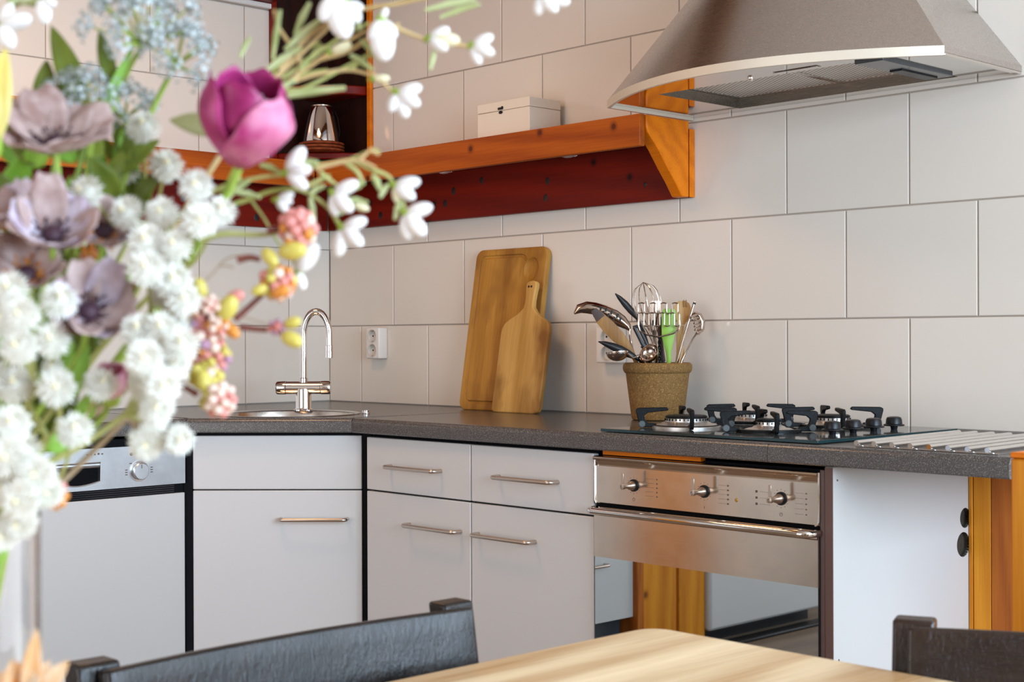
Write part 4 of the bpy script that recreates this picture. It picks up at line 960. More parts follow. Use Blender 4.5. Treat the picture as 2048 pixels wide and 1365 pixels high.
# spaghetti server
u = uthing('spaghetti_server', 'steel spaghetti server with curled prongs at the far right of the pot', 'server')
P_ = [(1438,470,-0.010),(1480,448,-0.010),(1530,470,-0.010),(1560,530,-0.010),(1555,600,-0.010),(1520,650,-0.010),(1492,668,-0.010)]
hd_ = sweep(P_, [8,26,34,36,34,24,10], 0.002, USTEEL, 'head', u, cup=0.010)
for i, (cx, cy) in enumerate(((1470,505),(1490,535),(1495,570),(1500,605),(1515,640),(1455,480))):
    rod('prong', hd_, [(cx+45,cy-15,-0.010),(cx+15,cy-8,-0.020),(cx-12,cy+4,-0.024),(cx-20,cy+18,-0.022)], [0.0032,0.0032,0.0028,0.0018], USTEEL, 8)
rod('handle', u, [(1500,655,-0.010),(1462,710,-0.010),(1410,810,-0.010),(1355,930,-0.010),(1300,1120,-0.006),(1230,BOT,-0.002)], 0.0022, USTEEL)
# steel skewer rod
u = uthing('steel_skewer', 'straight steel rod with a pointed end between the wooden fork and the spaghetti server', 'skewer')
rod('shaft', u, [(1486,322,-0.020),(1470,360,-0.020),(1400,600,-0.018),(1330,850,-0.016),(1312,920,-0.014),(1240,1150,-0.008),(1180,BOT,0)], [0.0010,0.0030,0.0034,0.0034,0.0030,0.003,0.003], USTEEL, 10)
obj('tip_ring', MB().tube([U(1482,335,-0.020), U(1475,352,-0.020)], 0.0036, 10), BLACKP, u)
# black slotted turner
u = uthing('slotted_turner', 'black nylon turner with a long slot, behind the masher', 'turner')
for nm, a, b, w in (('blade_side', (862,590,0.012), (960,790,0.012), 18), ('blade_side', (905,580,0.012), (1000,780,0.012), 18), ('blade_end', (850,592,0.012), (918,572,0.012), 16), ('blade_root', (945,770,0.012), (1010,820,0.012), 30)):
    sweep([a, tuple((i+j)/2 for i, j in zip(a, b)), b], [w,w,w], 0.004, NYLON, nm, u)
rod('handle', u, [(985,800,0.012),(1040,1000,0.010),(1090,BOT,0.006)], 0.0050, NYLON)
# flat steel turner behind the whisk
u = uthing('steel_turner', 'flat steel turner standing upright behind the whisk wires', 'turner')
sweep([(1052,318,0.030),(1052,330,0.030),(1055,420,0.030),(1058,520,0.030),(1062,590,0.030),(1068,640,0.030)], [70,80,78,76,70,30], 0.002, brushed('turner_steel', (0.52,0.38,0.29), 0.22, 'z'), 'blade', u)
for k in range(3): obj('slot', MB().obox(U(1015+k*38, 545, 0.0285), (0.0014,0,0), (0,0.0008,0), (0,0,0.007)), BLACKP, u.children[0])
rod('handle', u, [(1065,620,0.030),(1080,800,0.026),(1100,BOT,0.02)], 0.0040, NYLON)
u = uthing('nylon_spatula', 'dark narrow spatula handle between the twisted masher handle and the green spatula', 'spatula')
sweep([(1118,480,0.018),(1120,560,0.018),(1125,640,0.017),(1140,760,0.015),(1150,860,0.012),(1160,940,0.01)], [22,28,24,20,22,24], 0.006, mat('dark_brown_handle', (0.06,0.025,0.018), 0.4), 'blade', u)
rod('handle', u, [(1155,920,0.01),(1150,1100,0.01),(1140,BOT,0.01)], 0.005, NYLON)

# ================================================================== TABLE AND CHAIRS
TX0, TX1, TY0, TY1 = 2.728, 3.62, -3.30, -1.533
TZ = 0.75
def rr_xy(x0, x1, y0, y1, r, n=8):
    pts = []
    for cx, cy, a0 in ((x1-r,y0+r,-PI/2),(x1-r,y1-r,0),(x0+r,y1-r,PI/2),(x0+r,y0+r,PI)):
        pts += [(cx+r*math.cos(a0+PI/2*k/n), cy+r*math.sin(a0+PI/2*k/n)) for k in range(n+1)]
    return pts
t = thing('dining_table', 'light wooden dining table with a rounded corner in the foreground', 'table', (3.17, -2.4, 0))
obj('tabletop', MB().prism(rr_xy(TX0, TX1, TY0, TY1, 0.035), (0,0,TZ-0.035), (1,0,0), (0,1,0), (0,0,0.035)), TABLE, t, True, bev=0.006, seg=3)
for x in (TX0+0.05, TX1-0.12):
    for y in (TY0+0.05, TY1-0.12): obj('leg', MB().box(x, x+0.07, y, y+0.07, 0, TZ-0.0355), TABLE, t, True, bev=0.004)
obj('apron', MB().box(TX0+0.06, TX1-0.06, TY1-0.09, TY1-0.07, TZ-0.11, TZ-0.0355).box(TX0+0.06, TX0+0.08, TY0+0.06, TY1-0.09, TZ-0.11, TZ-0.0355), TABLE, t, True)
def chair(label, loc, rotz, m, mx):
    """local: x across the back, +y towards the seat front, z up"""
    t = thing('dining_chair', label, 'chair', loc, rotz)
    W = 0.2475; tl = math.tan(math.radians(9))
    for s_ in (-1, 1):
        x = s_*(W-0.022)
        P0 = V((x, 0.0, 0.8015)); dz = V((0, tl, -1))
        mb = MB()
        c0 = P0; c1 = P0 + dz*0.36; c2 = V((x, 0.045, 0.0))
        hw, hd = 0.022, 0.0155
        vs = []
        for c in (c2, c1, c0): vs += [c+V((-hw,-hd,0)), c+V((hw,-hd,0)), c+V((hw,hd,0)), c+V((-hw,hd,0))]
        mb.add(vs, [(3,2,1,0),(8,9,10,11)]+[(i*4+k, i*4+(k+1)%4, i*4+4+(k+1)%4, i*4+4+k) for i in range(2) for k in range(4)])
        obj('back_post', mb, m, t, bev=0.004, seg=3)
        obj('leg', MB().box(s_*0.19-0.02, s_*0.19+0.02, 0.40, 0.44, 0, 0.4195), m, t, bev=0.003)
    def rail(a, b):
        x = -(W-0.018)+2*(W-0.018)*a; cv = 0.020*(1-(2*a-1)**2)
        z = 0.797 - 0.115*b
        return V((x, 0.0175 + (0.805-z)*tl + 0.010 - cv, z))
    top = MB().surf(rail, 20, 5)
    obj('back_rail', top, mx, t, solid=0.020, bev=0.004, seg=3)
    def rail2(a, b):
        p = rail(a, b); return V((p.x, p.y+0.03, p.z-0.17+0.05*b))
    obj('lower_rail', MB().surf(rail2, 20, 3), mx, t, solid=0.018)
    obj('seat', MB().box(-0.215, 0.215, 0.05, 0.46, 0.42, 0.445), mx, t, bev=0.008, seg=3)
    return t
CH_L = chair('dark stained wooden chair left of the table, its back rail catching the window light', (2.640, -2.012, 0), math.radians(-90), CHAIRW, CHAIRW)
CH_R = chair('dark brown wooden chair at the right edge, behind the end of the table', (3.279, -1.407, 0), math.radians(180+24), CHAIRWX, CHAIRWX)

# ================================================================== BOUQUET
vc = at(-72, 1000, 0.88); VX, VY = vc.x, vc.y
VTOP = 1.000; VR = 0.0445
t = thing('glass_vase', 'clear glass cylinder vase on the table, holding the bouquet', 'vase', (VX, VY, TZ))
hv = VTOP-TZ
obj('glass', MB().lathe([(0.0,0.0008),(VR-0.002,0.0008),(VR,0.003),(VR,hv-0.001),(VR-0.0015,hv),(VR-0.003,hv-0.001),(VR-0.003,0.012),(0.0,0.012)], (0,0,0), 56), GLASS, t)
mouth = V((VX, VY, VTOP))
nst = [0]
def stem_end():
    """where the next stem stands in the vase"""
    nst[0] += 1; a = nst[0]*2.39996; r = 0.010+0.024*((nst[0]*0.618) % 1)
    c = V((math.cos(a), math.sin(a), 0))
    return mouth + c*r*0.9 + V((0,0,-0.004)), V((VX, VY, TZ+0.022)) - c*r*0.55
def fthing(name, label, cat, group='stems of the bouquet'):
    return thing(name, label, cat, (VX, VY, TZ+0.014), 0, group)
def smooth_path(pts, n=6):
    pts = [V(p) for p in pts]; out = []
    P = [2*pts[0]-pts[1]] + pts + [2*pts[-1]-pts[-2]]
    for i in range(1, len(P)-2):
        for k in range(n):
            s_ = k/n; a, b, c, d = P[i-1], P[i], P[i+1], P[i+2]
            out.append(0.5*((2*b)+(-a+c)*s_+(2*a-5*b+4*c-d)*s_*s_+(-a+3*b-3*c+d)*s_**3))
    out.append(pts[-1]); return out
def stem(par, pts, r0, r1, m, to_vase=True, name='stem', n=7):
    """pts from the flower downwards"""
    pts = [V(p) for p in pts]
    if to_vase:
        a, b = stem_end(); pts = pts + [a, b]
    p = smooth_path(pts); k = len(p)
    return obj(name, MB().tube(p, [r0+(r1-r0)*i/(k-1) for i in range(k)], n), m, par, True)
def basis(a):
    a = V(a).normalized(); u = a.orthogonal().normalized(); return u, a.cross(u), a
TOCAM = -FW
def dirv(dx, dy, dz):
    """direction: dx right in the picture, dy up, dz towards the viewer"""
    return (RT*dx + UP*dy - FW*dz).normalized()
K88 = 0.88/FPX
def leaf(par, base, tip, w, nrm, m, bend=0.0, fold=0.25, name='leaf', world=True):
    base = V(base); tip = V(tip); L = tip-base; nrm = V(nrm).normalized(); sd = L.cross(nrm).normalized(); nn = sd.cross(L).normalized()
    def fn(a, b):
        s_ = 2*b-1; ww = w*math.sin(PI*min(1, 0.06+0.94*a))**0.75*(1-0.35*a)
        return base + L*a + nn*(bend*L.length*math.sin(PI*a)) + sd*ww*s_ + nn*(fold*ww*(s_*s_))
    return obj(name, MB().surf(fn, 12, 4), m, par, world, solid=0.0005)
# ---- white button daisies
def pompom_mesh(seed, n=190):
    r_ = random.Random(seed); mb = MB()
    for k in range(n):
        zc = 1-1.55*(k+0.5)/n; a = k*2.39996; s_ = math.sqrt(max(0, 1-zc*zc))
        d_ = V((s_*math.cos(a), s_*math.sin(a), zc)); d_ = (d_ + V([r_.uniform(-.10,.10) for _ in range(3)])).normalized()
        sd = d_.cross(V((0.1,0.2,1))).normalized(); up = sd.cross(d_)
        L = r_.uniform(0.84, 1.12)*(0.70+0.30*s_); w = 0.060
        if up.z < 0: up = -up
        c0 = d_*0.40; c1 = d_*L*0.80; c2 = d_*L - up*0.03
        mb.add([c0-sd*w*0.5, c0+sd*w*0.5, c1+sd*w, c1-sd*w, c2], [(0,1,2,3),(3,2,4)])
    mb.ell((0,0,-0.05), 0.52, 0.52, 0.48, None, 14, 9)
    return mesh('daisy_head', mb, PETW, fix=False)
POM = [pompom_mesh(s_) for s_ in (1,2,3)]
COREM = mesh('flower_core', MB().ell((0,0,0.42), 0.17, 0.17, 0.26, None, 14, 9), PETC)
SEPM = mesh('sepal_cup', MB().lathe([(0.06,-0.62),(0.22,-0.55),(0.42,-0.30),(0.50,0.0)], (0,0,0), 14), CALYX)
npm = [0]
def pompom(par, px, py, rpx, d, face):
    c = at(px, py, d); r = rpx*d/FPX
    i = npm[0]; npm[0] += 1
    q_ = V(face).to_track_quat('Z', 'Y').to_euler(); inv = RM[par.name].inverted()
    o = bpy.data.objects.new('daisy_head', POM[i % 3]); COL.objects.link(o); o.parent = par; o.location = inv @ c; o.rotation_euler = q_; o.scale = (r, r, r)
    for nm, me in (('flower_core', COREM), ('sepal_cup', SEPM)):
        k = bpy.data.objects.new(nm, me); COL.objects.link(k); k.parent = o
    return c - V(face).normalized()*r*0.5
def daisy_spray(label, heads, node, d, group='white daisy sprays in the bouquet', stemm=None):
    """heads (px,py,r[,dd]); node = list of (px,py) where the little stalks join, going down to the vase"""
    u = fthing('daisy_spray', label, 'flower spray', group)
    nd = [at(x, y, d+0.03) for x, y in node]
    for h in heads:
        px, py, r = h[:3]; dd = h[3] if len(h) > 3 else 0
        c = at(px, py, d+dd); f = (c-nd[0]).normalized()*0.8 + TOCAM*0.9 + V([rnd.uniform(-.3,.3) for _ in range(3)])
        b = pompom(u, px, py, r, d+dd, f)
        mid = b.lerp(nd[0], 0.5) + V((0,0,-0.006)) + FW*0.012
        stem(u, [b, mid, nd[0]], 0.0010, 0.0013, stemm or STEMO, False, 'stalk', 6)
    stem(u, nd, 0.0017, 0.0022, stemm or STEMO)
    return u
daisy_spray('white button daisy spray just below the purple tulip, its heads in a row', [(172,387,40),(253,427,38),(324,427,37),(392,372,37),(399,441,39,-.02),(440,424,36)], [(330,560),(200,700),(60,880)], 0.86)
daisy_spray('white button daisy spray beside the grey-blue umbels, above the other daisies', [(286,256,38),(331,332,38),(250,342,36,.02)], [(270,460),(170,640),(40,860)], 0.92)
daisy_spray('tall column of white button daisies in the middle of the bouquet', [(292,484,41),(291,538,41,-.01),(350,492,38),(345,561,42),(366,600,38),(330,590,36,.02)], [(290,720),(180,820),(30,930)], 0.84)
daisy_spray('white button daisies crowding the centre right edge of the bouquet', [(274,662,38),(320,660,40),(362,690,40,-.01),(290,716,42,-.02),(343,728,42),(291,765,40),(325,772,40,-.02),(360,640,36,.02),(312,816,40)], [(250,830),(150,900),(20,960)], 0.83)
daisy_spray('white button daisies at the left edge, low beside the mauve flowers', [(117,603,41),(20,582,42,-.02),(42,630,42,-.03),(38,694,42,-.03),(103,681,40),(5,640,40)], [(60,800),(10,900),(-40,960)], 0.82)
daisy_spray('white button daisies around the pink rosebud', [(31,771,42),(113,777,42,-.01),(202,770,38),(105,735,24,.01),(-8,760,40)], [(100,880),(30,950)], 0.83)
daisy_spray('two white button daisies hanging lowest in front of the dishwasher panel', [(293,886,40),(357,880,34),(311,840,30,.03)], [(255,835),(190,900),(100,985),(10,1040)], 0.86, stemm=STEMB)
daisy_spray('white button daisies in a low drift over the vase mouth', [(150,861,40),(22,850,44,-.02),(15,915,46,-.03),(72,948,44,-.03),(95,985,36,-.01),(40,1000,44,-.04),(38,1045,40,-.03),(2,1070,38,-.03),(10,975,44,-.02),(50,900,36)], [(60,1010),(-20,1060)], 0.81)
# ---- purple tulip
u = fthing('tulip', 'large purple tulip bud high in the bouquet', 'flower', 'stems of the bouquet')
tb = at(478, 336, 0.86); ta = dirv(0.20, 0.90, 0.40); tu, tv, ta = basis(ta)
def tulip_petal(phi, R, L, w, lean, wav):
    def fn(a, b):
        s_ = 2*b-1
        prof = R*(math.sin(PI*min(a*1.15+0.02, 1)*0.62)**0.8)*(1-0.16*max(0,a-0.6)/0.4) + lean*a*a
        ww = w*(math.sin(PI*(0.12+0.80*a))**0.6)*(1-0.2*a)
        an = phi + s_*ww/max(prof, 0.006); rr = prof*(1+0.05*s_*s_) - 0.0
        z = L*a - 0.004*s_*s_*a + wav*math.sin(5*s_+phi)*a
        return tb + (tu*math.cos(an)+tv*math.sin(an))*rr + ta*z
    return fn
rt_l = tu.dot(RT), tv.dot(RT)
cam_phi = math.atan2(tv.dot(TOCAM), tu.dot(TOCAM))
for k in range(3): obj('petal', MB().surf(tulip_petal(cam_phi+(0.95*(1 if (-tu.dot(RT)*math.sin(cam_phi)+tv.dot(RT)*math.cos(cam_phi)) > 0 else -1))+PI/3+2*PI*k/3, 0.0245, 0.056, 0.029, -0.002, 0.001), 12, 8), TULIP, u, True, solid=0.0007)
sg_ = 1 if (-tu.dot(RT)*math.sin(cam_phi)+tv.dot(RT)*math.cos(cam_phi)) > 0 else -1
for k in range(3): obj('petal', MB().surf(tulip_petal(cam_phi+0.95*sg_+2*PI*k/3, 0.0275, 0.050 if k == 0 else 0.055, 0.030, 0.001, 0.001), 12, 8), TULIPL if k == 0 else TULIP, u, True, solid=0.0007)
for k in range(6):
    a = 2*PI*k/6; rr = 0.006
    obj('stamen', MB().tube([tb+ta*0.006+(tu*math.cos(a)+tv*math.sin(a))*rr*0.6, tb+ta*0.044+(tu*math.cos(a)+tv*math.sin(a))*rr*1.6], [0.0012,0.0020], 7), MAUVEL, u, True)
stem(u, [tb+ta*0.001, at(440,410,0.88), at(330,590,0.90), at(150,830,0.90), at(10,960,0.885)], 0.0030, 0.0032, STEMG)
leaf(u, at(445,262,0.89), at(338,240,0.885), 0.0085, dirv(0.1,0.2,0.95), NEEDLE, 0.05, 0.3, 'leaf_blade')
# ---- mauve anemones
def anemone(label, px, py, d, axis, R, m1, m2, bend, dark=True, npet=8, cup=0.55):
    u = fthing('anemone', label, 'flower', 'mauve anemones in the bouquet'); c = at(px, py, d); bu, bv, ba = basis(axis)
    for k in range(npet):
        phi = 2*PI*k/npet + rnd.uniform(-.12,.12); L = R*rnd.uniform(0.9,1.12); cp = cup+rnd.uniform(-.16,.16); lift = 0.002*(k % 2); w = R*rnd.uniform(0.40,0.48); tw = rnd.uniform(-.35,.35)
        er = bu*math.cos(phi)+bv*math.sin(phi); et = -bu*math.sin(phi)+bv*math.cos(phi)
        def fn(a, b, er=er, et=et, L=L, cp=cp, lift=lift, w=w, tw=tw):
            s_ = 2*b-1; ww = w*math.sin(PI*(0.08+0.80*a))**0.7
            return c + er*(L*(0.10+0.90*a)) + ba*(L*cp*(a**1.5)+lift - 0.25*L*max(0,a-0.7)**2*4) + et*ww*s_ + ba*ww*0.45*s_*s_ + ba*tw*ww*s_*a
        obj('petal', MB().surf(fn, 8, 6), m1 if k % 3 else m2, u, True, solid=0.0006)
    obj('centre', MB().ell(c+ba*0.004, 0.0062, 0.0062, 0.0055, ba, 16, 10), PLUM, u, True)
    sm = MB()
    for k in range(30):
        a = k*2.39996; rr = 0.009+0.003*(k % 3); p0 = c+ba*0.002; p1 = c+(bu*math.cos(a)+bv*math.sin(a))*rr+ba*(0.007+0.002*(k % 2))
        sm.tube([p0, p1], 0.00035, 4).ell(p1, 0.0010, None, None, None, 6, 4)
    obj('stamens', sm, PLUM if dark else BERO, u, True, kind='stuff')
    stem(u, [c-ba*0.002, c-ba*0.02+V((0,0,-0.01))] + [at(x, y, d+0.03) for x, y in bend], 0.0018, 0.0022, STEMG)
anemone('open mauve anemone with a dark centre, highest of the mauve flowers', 112, 300, 0.86, dirv(0.10, 0.80, 0.52), 0.0325, MAUVE, MAUVE, [(100,520),(30,800)], cup=0.62, npet=9)
anemone('mauve-lilac anemone at the left, in the middle of the mauve flowers', 105, 480, 0.85, dirv(0.25, 0.55, 0.7), 0.024, MAUVE, MAUVEL, [(80,650),(10,850)], cup=0.95, npet=10)
anemone('small lilac anemone at the left edge, half closed', 38, 452, 0.86, dirv(-0.2, 0.7, 0.6), 0.019, MAUVEL, MAUVE, [(30,650),(-10,860)], cup=1.0, npet=9, dark=False)
anemone('half-hidden mauve anemone between the white daisies, lowest of its kind', 175, 632, 0.85, dirv(0.35, 0.45, 0.7), 0.025, MAUVE, MAUVEL, [(110,780),(10,920)], cup=0.8, npet=9)
anemone('small mauve anemone tucked behind the daisy column', 205, 470, 0.88, dirv(0.30, 0.45, 0.75), 0.019, MAUVE, MAUVEL, [(180,650),(30,880)], dark=False, cup=0.9)
anemone('brownish mauve anemone above the white daisies at the left edge', 55, 560, 0.86, dirv(0.1, 0.6, 0.7), 0.023, MAUVE, MAUVE, [(20,700),(-20,900)], dark=False, cup=0.8, npet=9)
# ---- grey-blue umbels
def umbel(label, cx, cy, d, axis, nr, L, spread, pts, nf=17):
    u = fthing('umbel', label, 'flower', 'umbels in the bouquet'); c = at(cx, cy, d); bu, bv, ba = basis(axis)
    for k in range(nr):
        th = spread*math.sqrt((k+0.5)/nr); ph = k*2.39996; dd = ba*math.cos(th)+(bu*math.cos(ph)+bv*math.sin(ph))*math.sin(th); l_ = L*rnd.uniform(0.8,1.1)
        e = c+dd*l_
        ray = obj('ray', MB().tube([c, c+dd*l_*0.5+ba*0.001, e], [0.0013,0.0010,0.0007], 6), STEMG if k % 2 else STEMO, u, True)
        fl = MB(); fu, fv, fa = basis(dd)
        for j in range(nf):
            t2 = 1.35*math.sqrt((j+0.5)/nf); p2 = j*2.39996; d2 = fa*math.cos(t2)+(fu*math.cos(p2)+fv*math.sin(p2))*math.sin(t2); l2 = 0.0098*rnd.uniform(0.75,1.1)
            fl.tube([e, e+d2*l2], 0.00030, 3, cap=False)
            q0 = e+d2*l2; a2, b2, _ = basis(d2); r_ = 0.0016
            for m_ in range(5):
                an = 2*PI*m_/5; ed = a2*math.cos(an)+b2*math.sin(an); et = -a2*math.sin(an)+b2*math.cos(an)
                fl.add([q0, q0+ed*r_*0.8+et*r_*0.5+d2*0.0004, q0+ed*r_*1.5+d2*0.0007, q0+ed*r_*0.8-et*r_*0.5+d2*0.0004], [(0,1,2,3)])
        obj('floret_cluster', fl, UMB, ray, True, kind='stuff')
    stem(u, [c] + [at(x, y, d+0.02) for x, y in pts], 0.0016, 0.0022, STEMG)
umbel('large grey-blue umbel at the top of the bouquet', 286, 92, 0.90, dirv(0.05, 0.85, 0.5), 16, 0.032, 1.25, [(262,130),(225,215),(188,300),(120,560),(30,820)])
umbel('pale umbel hanging to the right below the large one', 352, 132, 0.91, dirv(0.25, 0.55, 0.75), 9, 0.022, 1.2, [(335,160),(300,230),(260,330),(150,620),(30,850)])
umbel('small grey-green umbel over the upper mauve anemone', 178, 225, 0.90, dirv(-0.15, 0.85, 0.5), 9, 0.021, 1.2, [(178,250),(160,330),(90,600),(10,850)])
umbel('dark little umbel behind the upper white daisies', 250, 240, 0.95, dirv(0.15, 0.6, 0.7), 8, 0.020, 1.2, [(245,270),(200,400),(100,640),(10,870)])
# ---- lance leaves and blades
u = fthing('leafy_stem', 'upright stem of narrow dark green leaves at the upper left', 'foliage')
for (bx, by), (tx, ty), w, bd in (((172,235),(102,50),0.0098,0.03),((86,235),(94,118),0.0085,0.02),((226,180),(198,58),0.0060,0.03),((150,200),(118,215),0.004,0),((60,270),(8,195),0.009,0.05),((70,330),(15,250),0.008,0.04),((112,215),(135,150),0.005,0.02)):
    leaf(u, at(bx,by,0.90), at(tx,ty,0.91), w, dirv(0.3,0.1,0.95), LEAFD, bd)
stem(u, [at(120,205,0.905), at(118,260,0.91), at(80,500,0.92), at(10,840,0.90)], 0.0012, 0.0020, STEMG)
u = fthing('grass_blade', 'bright green grass blade rising beside the umbels', 'foliage')
leaf(u, at(185,255,0.885), at(272,82,0.905), 0.0035, dirv(0.5,0.1,0.85), LEAFB, 0.01)
leaf(u, at(140,800,0.86), at(178,690,0.86), 0.0055, dirv(0.4,0.1,0.9), LEAFB, 0.04)
leaf(u, at(228,600,0.88), at(270,520,0.88), 0.0045, dirv(0.4,0.1,0.9), LEAFB, 0.03)
leaf(u, at(130,900,0.84), at(108,868,0.84), 0.010, dirv(0.2,0.2,0.95), LEAFB, 0.03)
leaf(u, at(20,985,0.80), at(48,945,0.80), 0.010, dirv(-0.2,0.2,0.95), LEAFB, 0.03)
leaf(u, at(-10,1130,0.80), at(14,1070,0.80), 0.007, dirv(-0.2,0.2,0.95), LEAFB, 0.03)
leaf(u, at(180,840,0.86), at(160,800,0.86), 0.007, dirv(-0.2,0.2,0.95), LEAFB, 0.03)
stem(u, [at(186,253,0.888), at(165,420,0.91), at(130,640,0.91), at(20,880,0.89)], 0.0018, 0.0022, STEMG)
u = fthing('foliage_stem', 'olive green foliage filling the heart of the bouquet', 'foliage')
for k in range(120):
    px, py = rnd.uniform(-20,300), rnd.uniform(310,900)
    if px > 300-(py-330)*0.25: px *= 0.6
    an = rnd.uniform(-0.9,0.9)+PI/2; l_ = rnd.uniform(60,120)
    d_ = rnd.uniform(0.90,0.94)
    leaf(u, at(px,py,d_), at(px+l_*math.cos(an),py-l_*math.sin(an),d_+rnd.uniform(-.02,.02)), rnd.uniform(0.006,0.010), dirv(rnd.uniform(-.5,.5),rnd.uniform(-.3,.5),0.8), LEAFD if k % 4 else LEAFB, 0.05)
stem(u, [at(150,350,0.92), at(130,560,0.93), at(80,760,0.92), at(10,900,0.90)], 0.0015, 0.0022, STEMG)
u = fthing('yellow_flower', 'yellow petalled flower cut by the left edge of the picture', 'flower')
yc = at(-14, 290, 0.80)
for (tx, ty), w in (((12,92),0.0088),((-40,90),0.009),((-90,180),0.009),((2,170),0.007)):
    leaf(u, yc, at(tx,ty,0.80), w, dirv(0.2,0.2,0.95), YELP, 0.06, 0.3, 'petal')
obj('calyx', MB().ell(yc, 0.005, 0.005, 0.009, UP, 12, 8), CALYX, u, True)
stem(u, [yc, at(-50,500,0.84), at(-70,800,0.87)], 0.0016, 0.0020, STEMG)
# ---- waxflowers: parts blossom (calyx) > petals
PETD = mesh('petal', MB().ell((0,0,0.60), 0.42, 0.37, 0.58, None, 14, 10), WAXW)
PETDY = mesh('petal', MB().ell((0,0,0.62), 0.36, 0.34, 0.58, None, 12, 9), WAXY)
CALM = mesh('blossom', MB().lathe([(0.0,-0.55),(0.12,-0.52),(0.26,-0.25),(0.36,0.02),(0.40,0.18),(0.28,0.16),(0.0,0.05)], (0,0,0), 14), CALYX)
def blossom(par, px, py, size, ang, d, pets):
    """pets: list of (angle in the picture, length factor, colour) in degrees, 90 = up"""
    c = at(px, py, d); s_ = 1.22*size*d/FPX; inv = RM[par.name].inverted()
    f = dirv(math.cos(math.radians(ang)), math.sin(math.radians(ang)), 0.25)
    o = bpy.data.objects.new('blossom', CALM); COL.objects.link(o); o.parent = par; o.location = inv @ c; o.rotation_euler = f.to_track_quat('Z','Y').to_euler(); o.scale = (s_*0.70,)*3
    for i, (a, l_, col) in enumerate(pets):
        dd = dirv(math.cos(math.radians(a)), math.sin(math.radians(a)), 0.2+0.22*(i % 2)); R = dd.to_track_quat('Z','Y').to_matrix().to_4x4()
        p = bpy.data.objects.new('petal', PETDY if col == 'y' else PETD); COL.objects.link(p); p.parent = o
        W_ = M.Translation(c) @ R @ M.Diagonal((s_*l_*0.82, s_*l_*0.82, s_*l_, 1))
        p.matrix_parent_inverse = M.Identity(4); p.matrix_basis = (RM[par.name] @ M.LocRotScale(o.location, o.rotation_euler, o.scale)).inverted() @ W_
def needles(par, lst, d):
    for x0, y0, x1, y1, w in lst:
        p = [at(x0,y0,d), at((x0+x1)/2,(y0+y1)/2-3,d+0.002), at(x1,y1,d)]
        obj('needle_leaf', MB().tube(p, [w*0.5*K88, w*K88, w*0.55*K88], 7), NEEDLE, par, True)
def twigs(par, lst, d, m, r=3.0):
    for pts in lst:
        p = smooth_path([at(x, y, d+dz) for x, y, dz in [(q_+(0,))[:3] for q_ in pts]], 4); k = len(p)
        obj('twig', MB().tube(p, [K88*r*(1-0.35*i/(k-1)) for i in range(k)], 7), m, par, True)
u = fthing('waxflower_branch', 'upper waxflower branch reaching right over the tulip, with white blossoms', 'flower branch', 'waxflower branches in the bouquet')
D = 0.90
twigs(u, [[(505,215),(560,175),(640,118),(690,85),(735,60)],[(520,195),(600,158),(690,140),(745,150)],[(745,150),(765,165),(785,185)],[(540,165),(600,110),(640,70),(680,35)],[(640,118),(700,100),(760,60),(800,48)],[(790,55),(840,75),(870,80)],[(900,85),(930,92),(950,95)],[(560,140),(620,70),(700,25),(790,8),(880,-8),(980,-12),(1070,-5)],[(590,165),(600,120),(560,60),(548,20)]], D, STEMT, 5.0)
twigs(u, [[(520,205),(600,180),(680,140),(770,90)],[(505,200),(570,120),(640,85)],[(515,185),(590,140),(680,75),(740,45)],[(560,172),(600,150),(655,140)],[(610,130),(640,95),(672,100)],[(700,140),(730,115),(752,110)],[(560,180),(620,180),(690,176)]], D, STEMO, 4.5)
needles(u, [(560,195,690,176,9),(520,150,600,95,8),(545,120,560,20,7),(570,100,640,40,9),(590,70,620,5,8),(530,200,590,160,8),(650,40,720,20,8),(700,110,745,140,8),(720,80,760,120,7),(850,20,950,0,8),(880,35,960,8,7),(870,100,860,140,6),(720,60,700,10,7),(600,140,620,115,7),(480,115,500,75,7)], D-0.003)
blossom(u, 690, 5, 40, -80, D-.01, [(-100,1.15,'w'),(-55,1.0,'w'),(-20,0.7,'w'),(-125,0.7,'w')])
blossom(u, 668, -10, 42, -95, D-.015, [(-75,1.6,'w'),(-110,1.1,'w')])
blossom(u, 762, 40, 38, -90, D-.01, [(-85,1.6,'w'),(-110,1.0,'w'),(-50,0.9,'w'),(60,0.5,'w')])
blossom(u, 858, 78, 32, 0, D, [(25,1.0,'w'),(-35,1.05,'w'),(-5,1.35,'y')])
blossom(u, 945, 92, 32, 0, D, [(25,1.0,'w'),(-25,1.1,'w'),(-70,0.9,'w')])
blossom(u, 795, 188, 34, -45, D-.01, [(15,1.05,'w'),(-30,1.15,'w'),(-70,1.1,'w'),(-110,0.9,'w')])
blossom(u, 745, 158, 22, 5, D, [(0,1.1,'y')]); blossom(u, 660, 105, 26, 20, D, [(20,1.25,'y')])
blossom(u, 1082, -8, 32, -30, D, [(-15,1.3,'w'),(-50,1.1,'w'),(-100,0.9,'w'),(20,1.2,'w')])
stem(u, [at(505,215,D), at(470,265,0.915), at(330,480,0.92), at(150,740,0.92), at(10,930,0.89)], 0.0017, 0.0022, STEMT)
u = fthing('waxflower_branch', 'lower waxflower branch hanging before the pine shelf, with white blossoms', 'flower branch', 'waxflower branches in the bouquet')
D = 0.89
twigs(u, [[(395,400),(450,372),(520,355),(572,350)],[(430,420),(500,398),(545,382),(600,380),(650,410),(672,440)],[(600,380),(640,360),(660,350)],[(620,335),(660,328),(700,322),(745,340),(770,350)],[(690,325),(720,312),(745,300),(760,305)],[(690,325),(715,345),(722,370),(700,382)],[(745,340),(775,352),(790,372)],[(790,385),(805,405),(812,425)],[(672,440),(680,450),(690,448)],[(640,345),(665,365),(680,375)]], D, STEMO, 5.0)
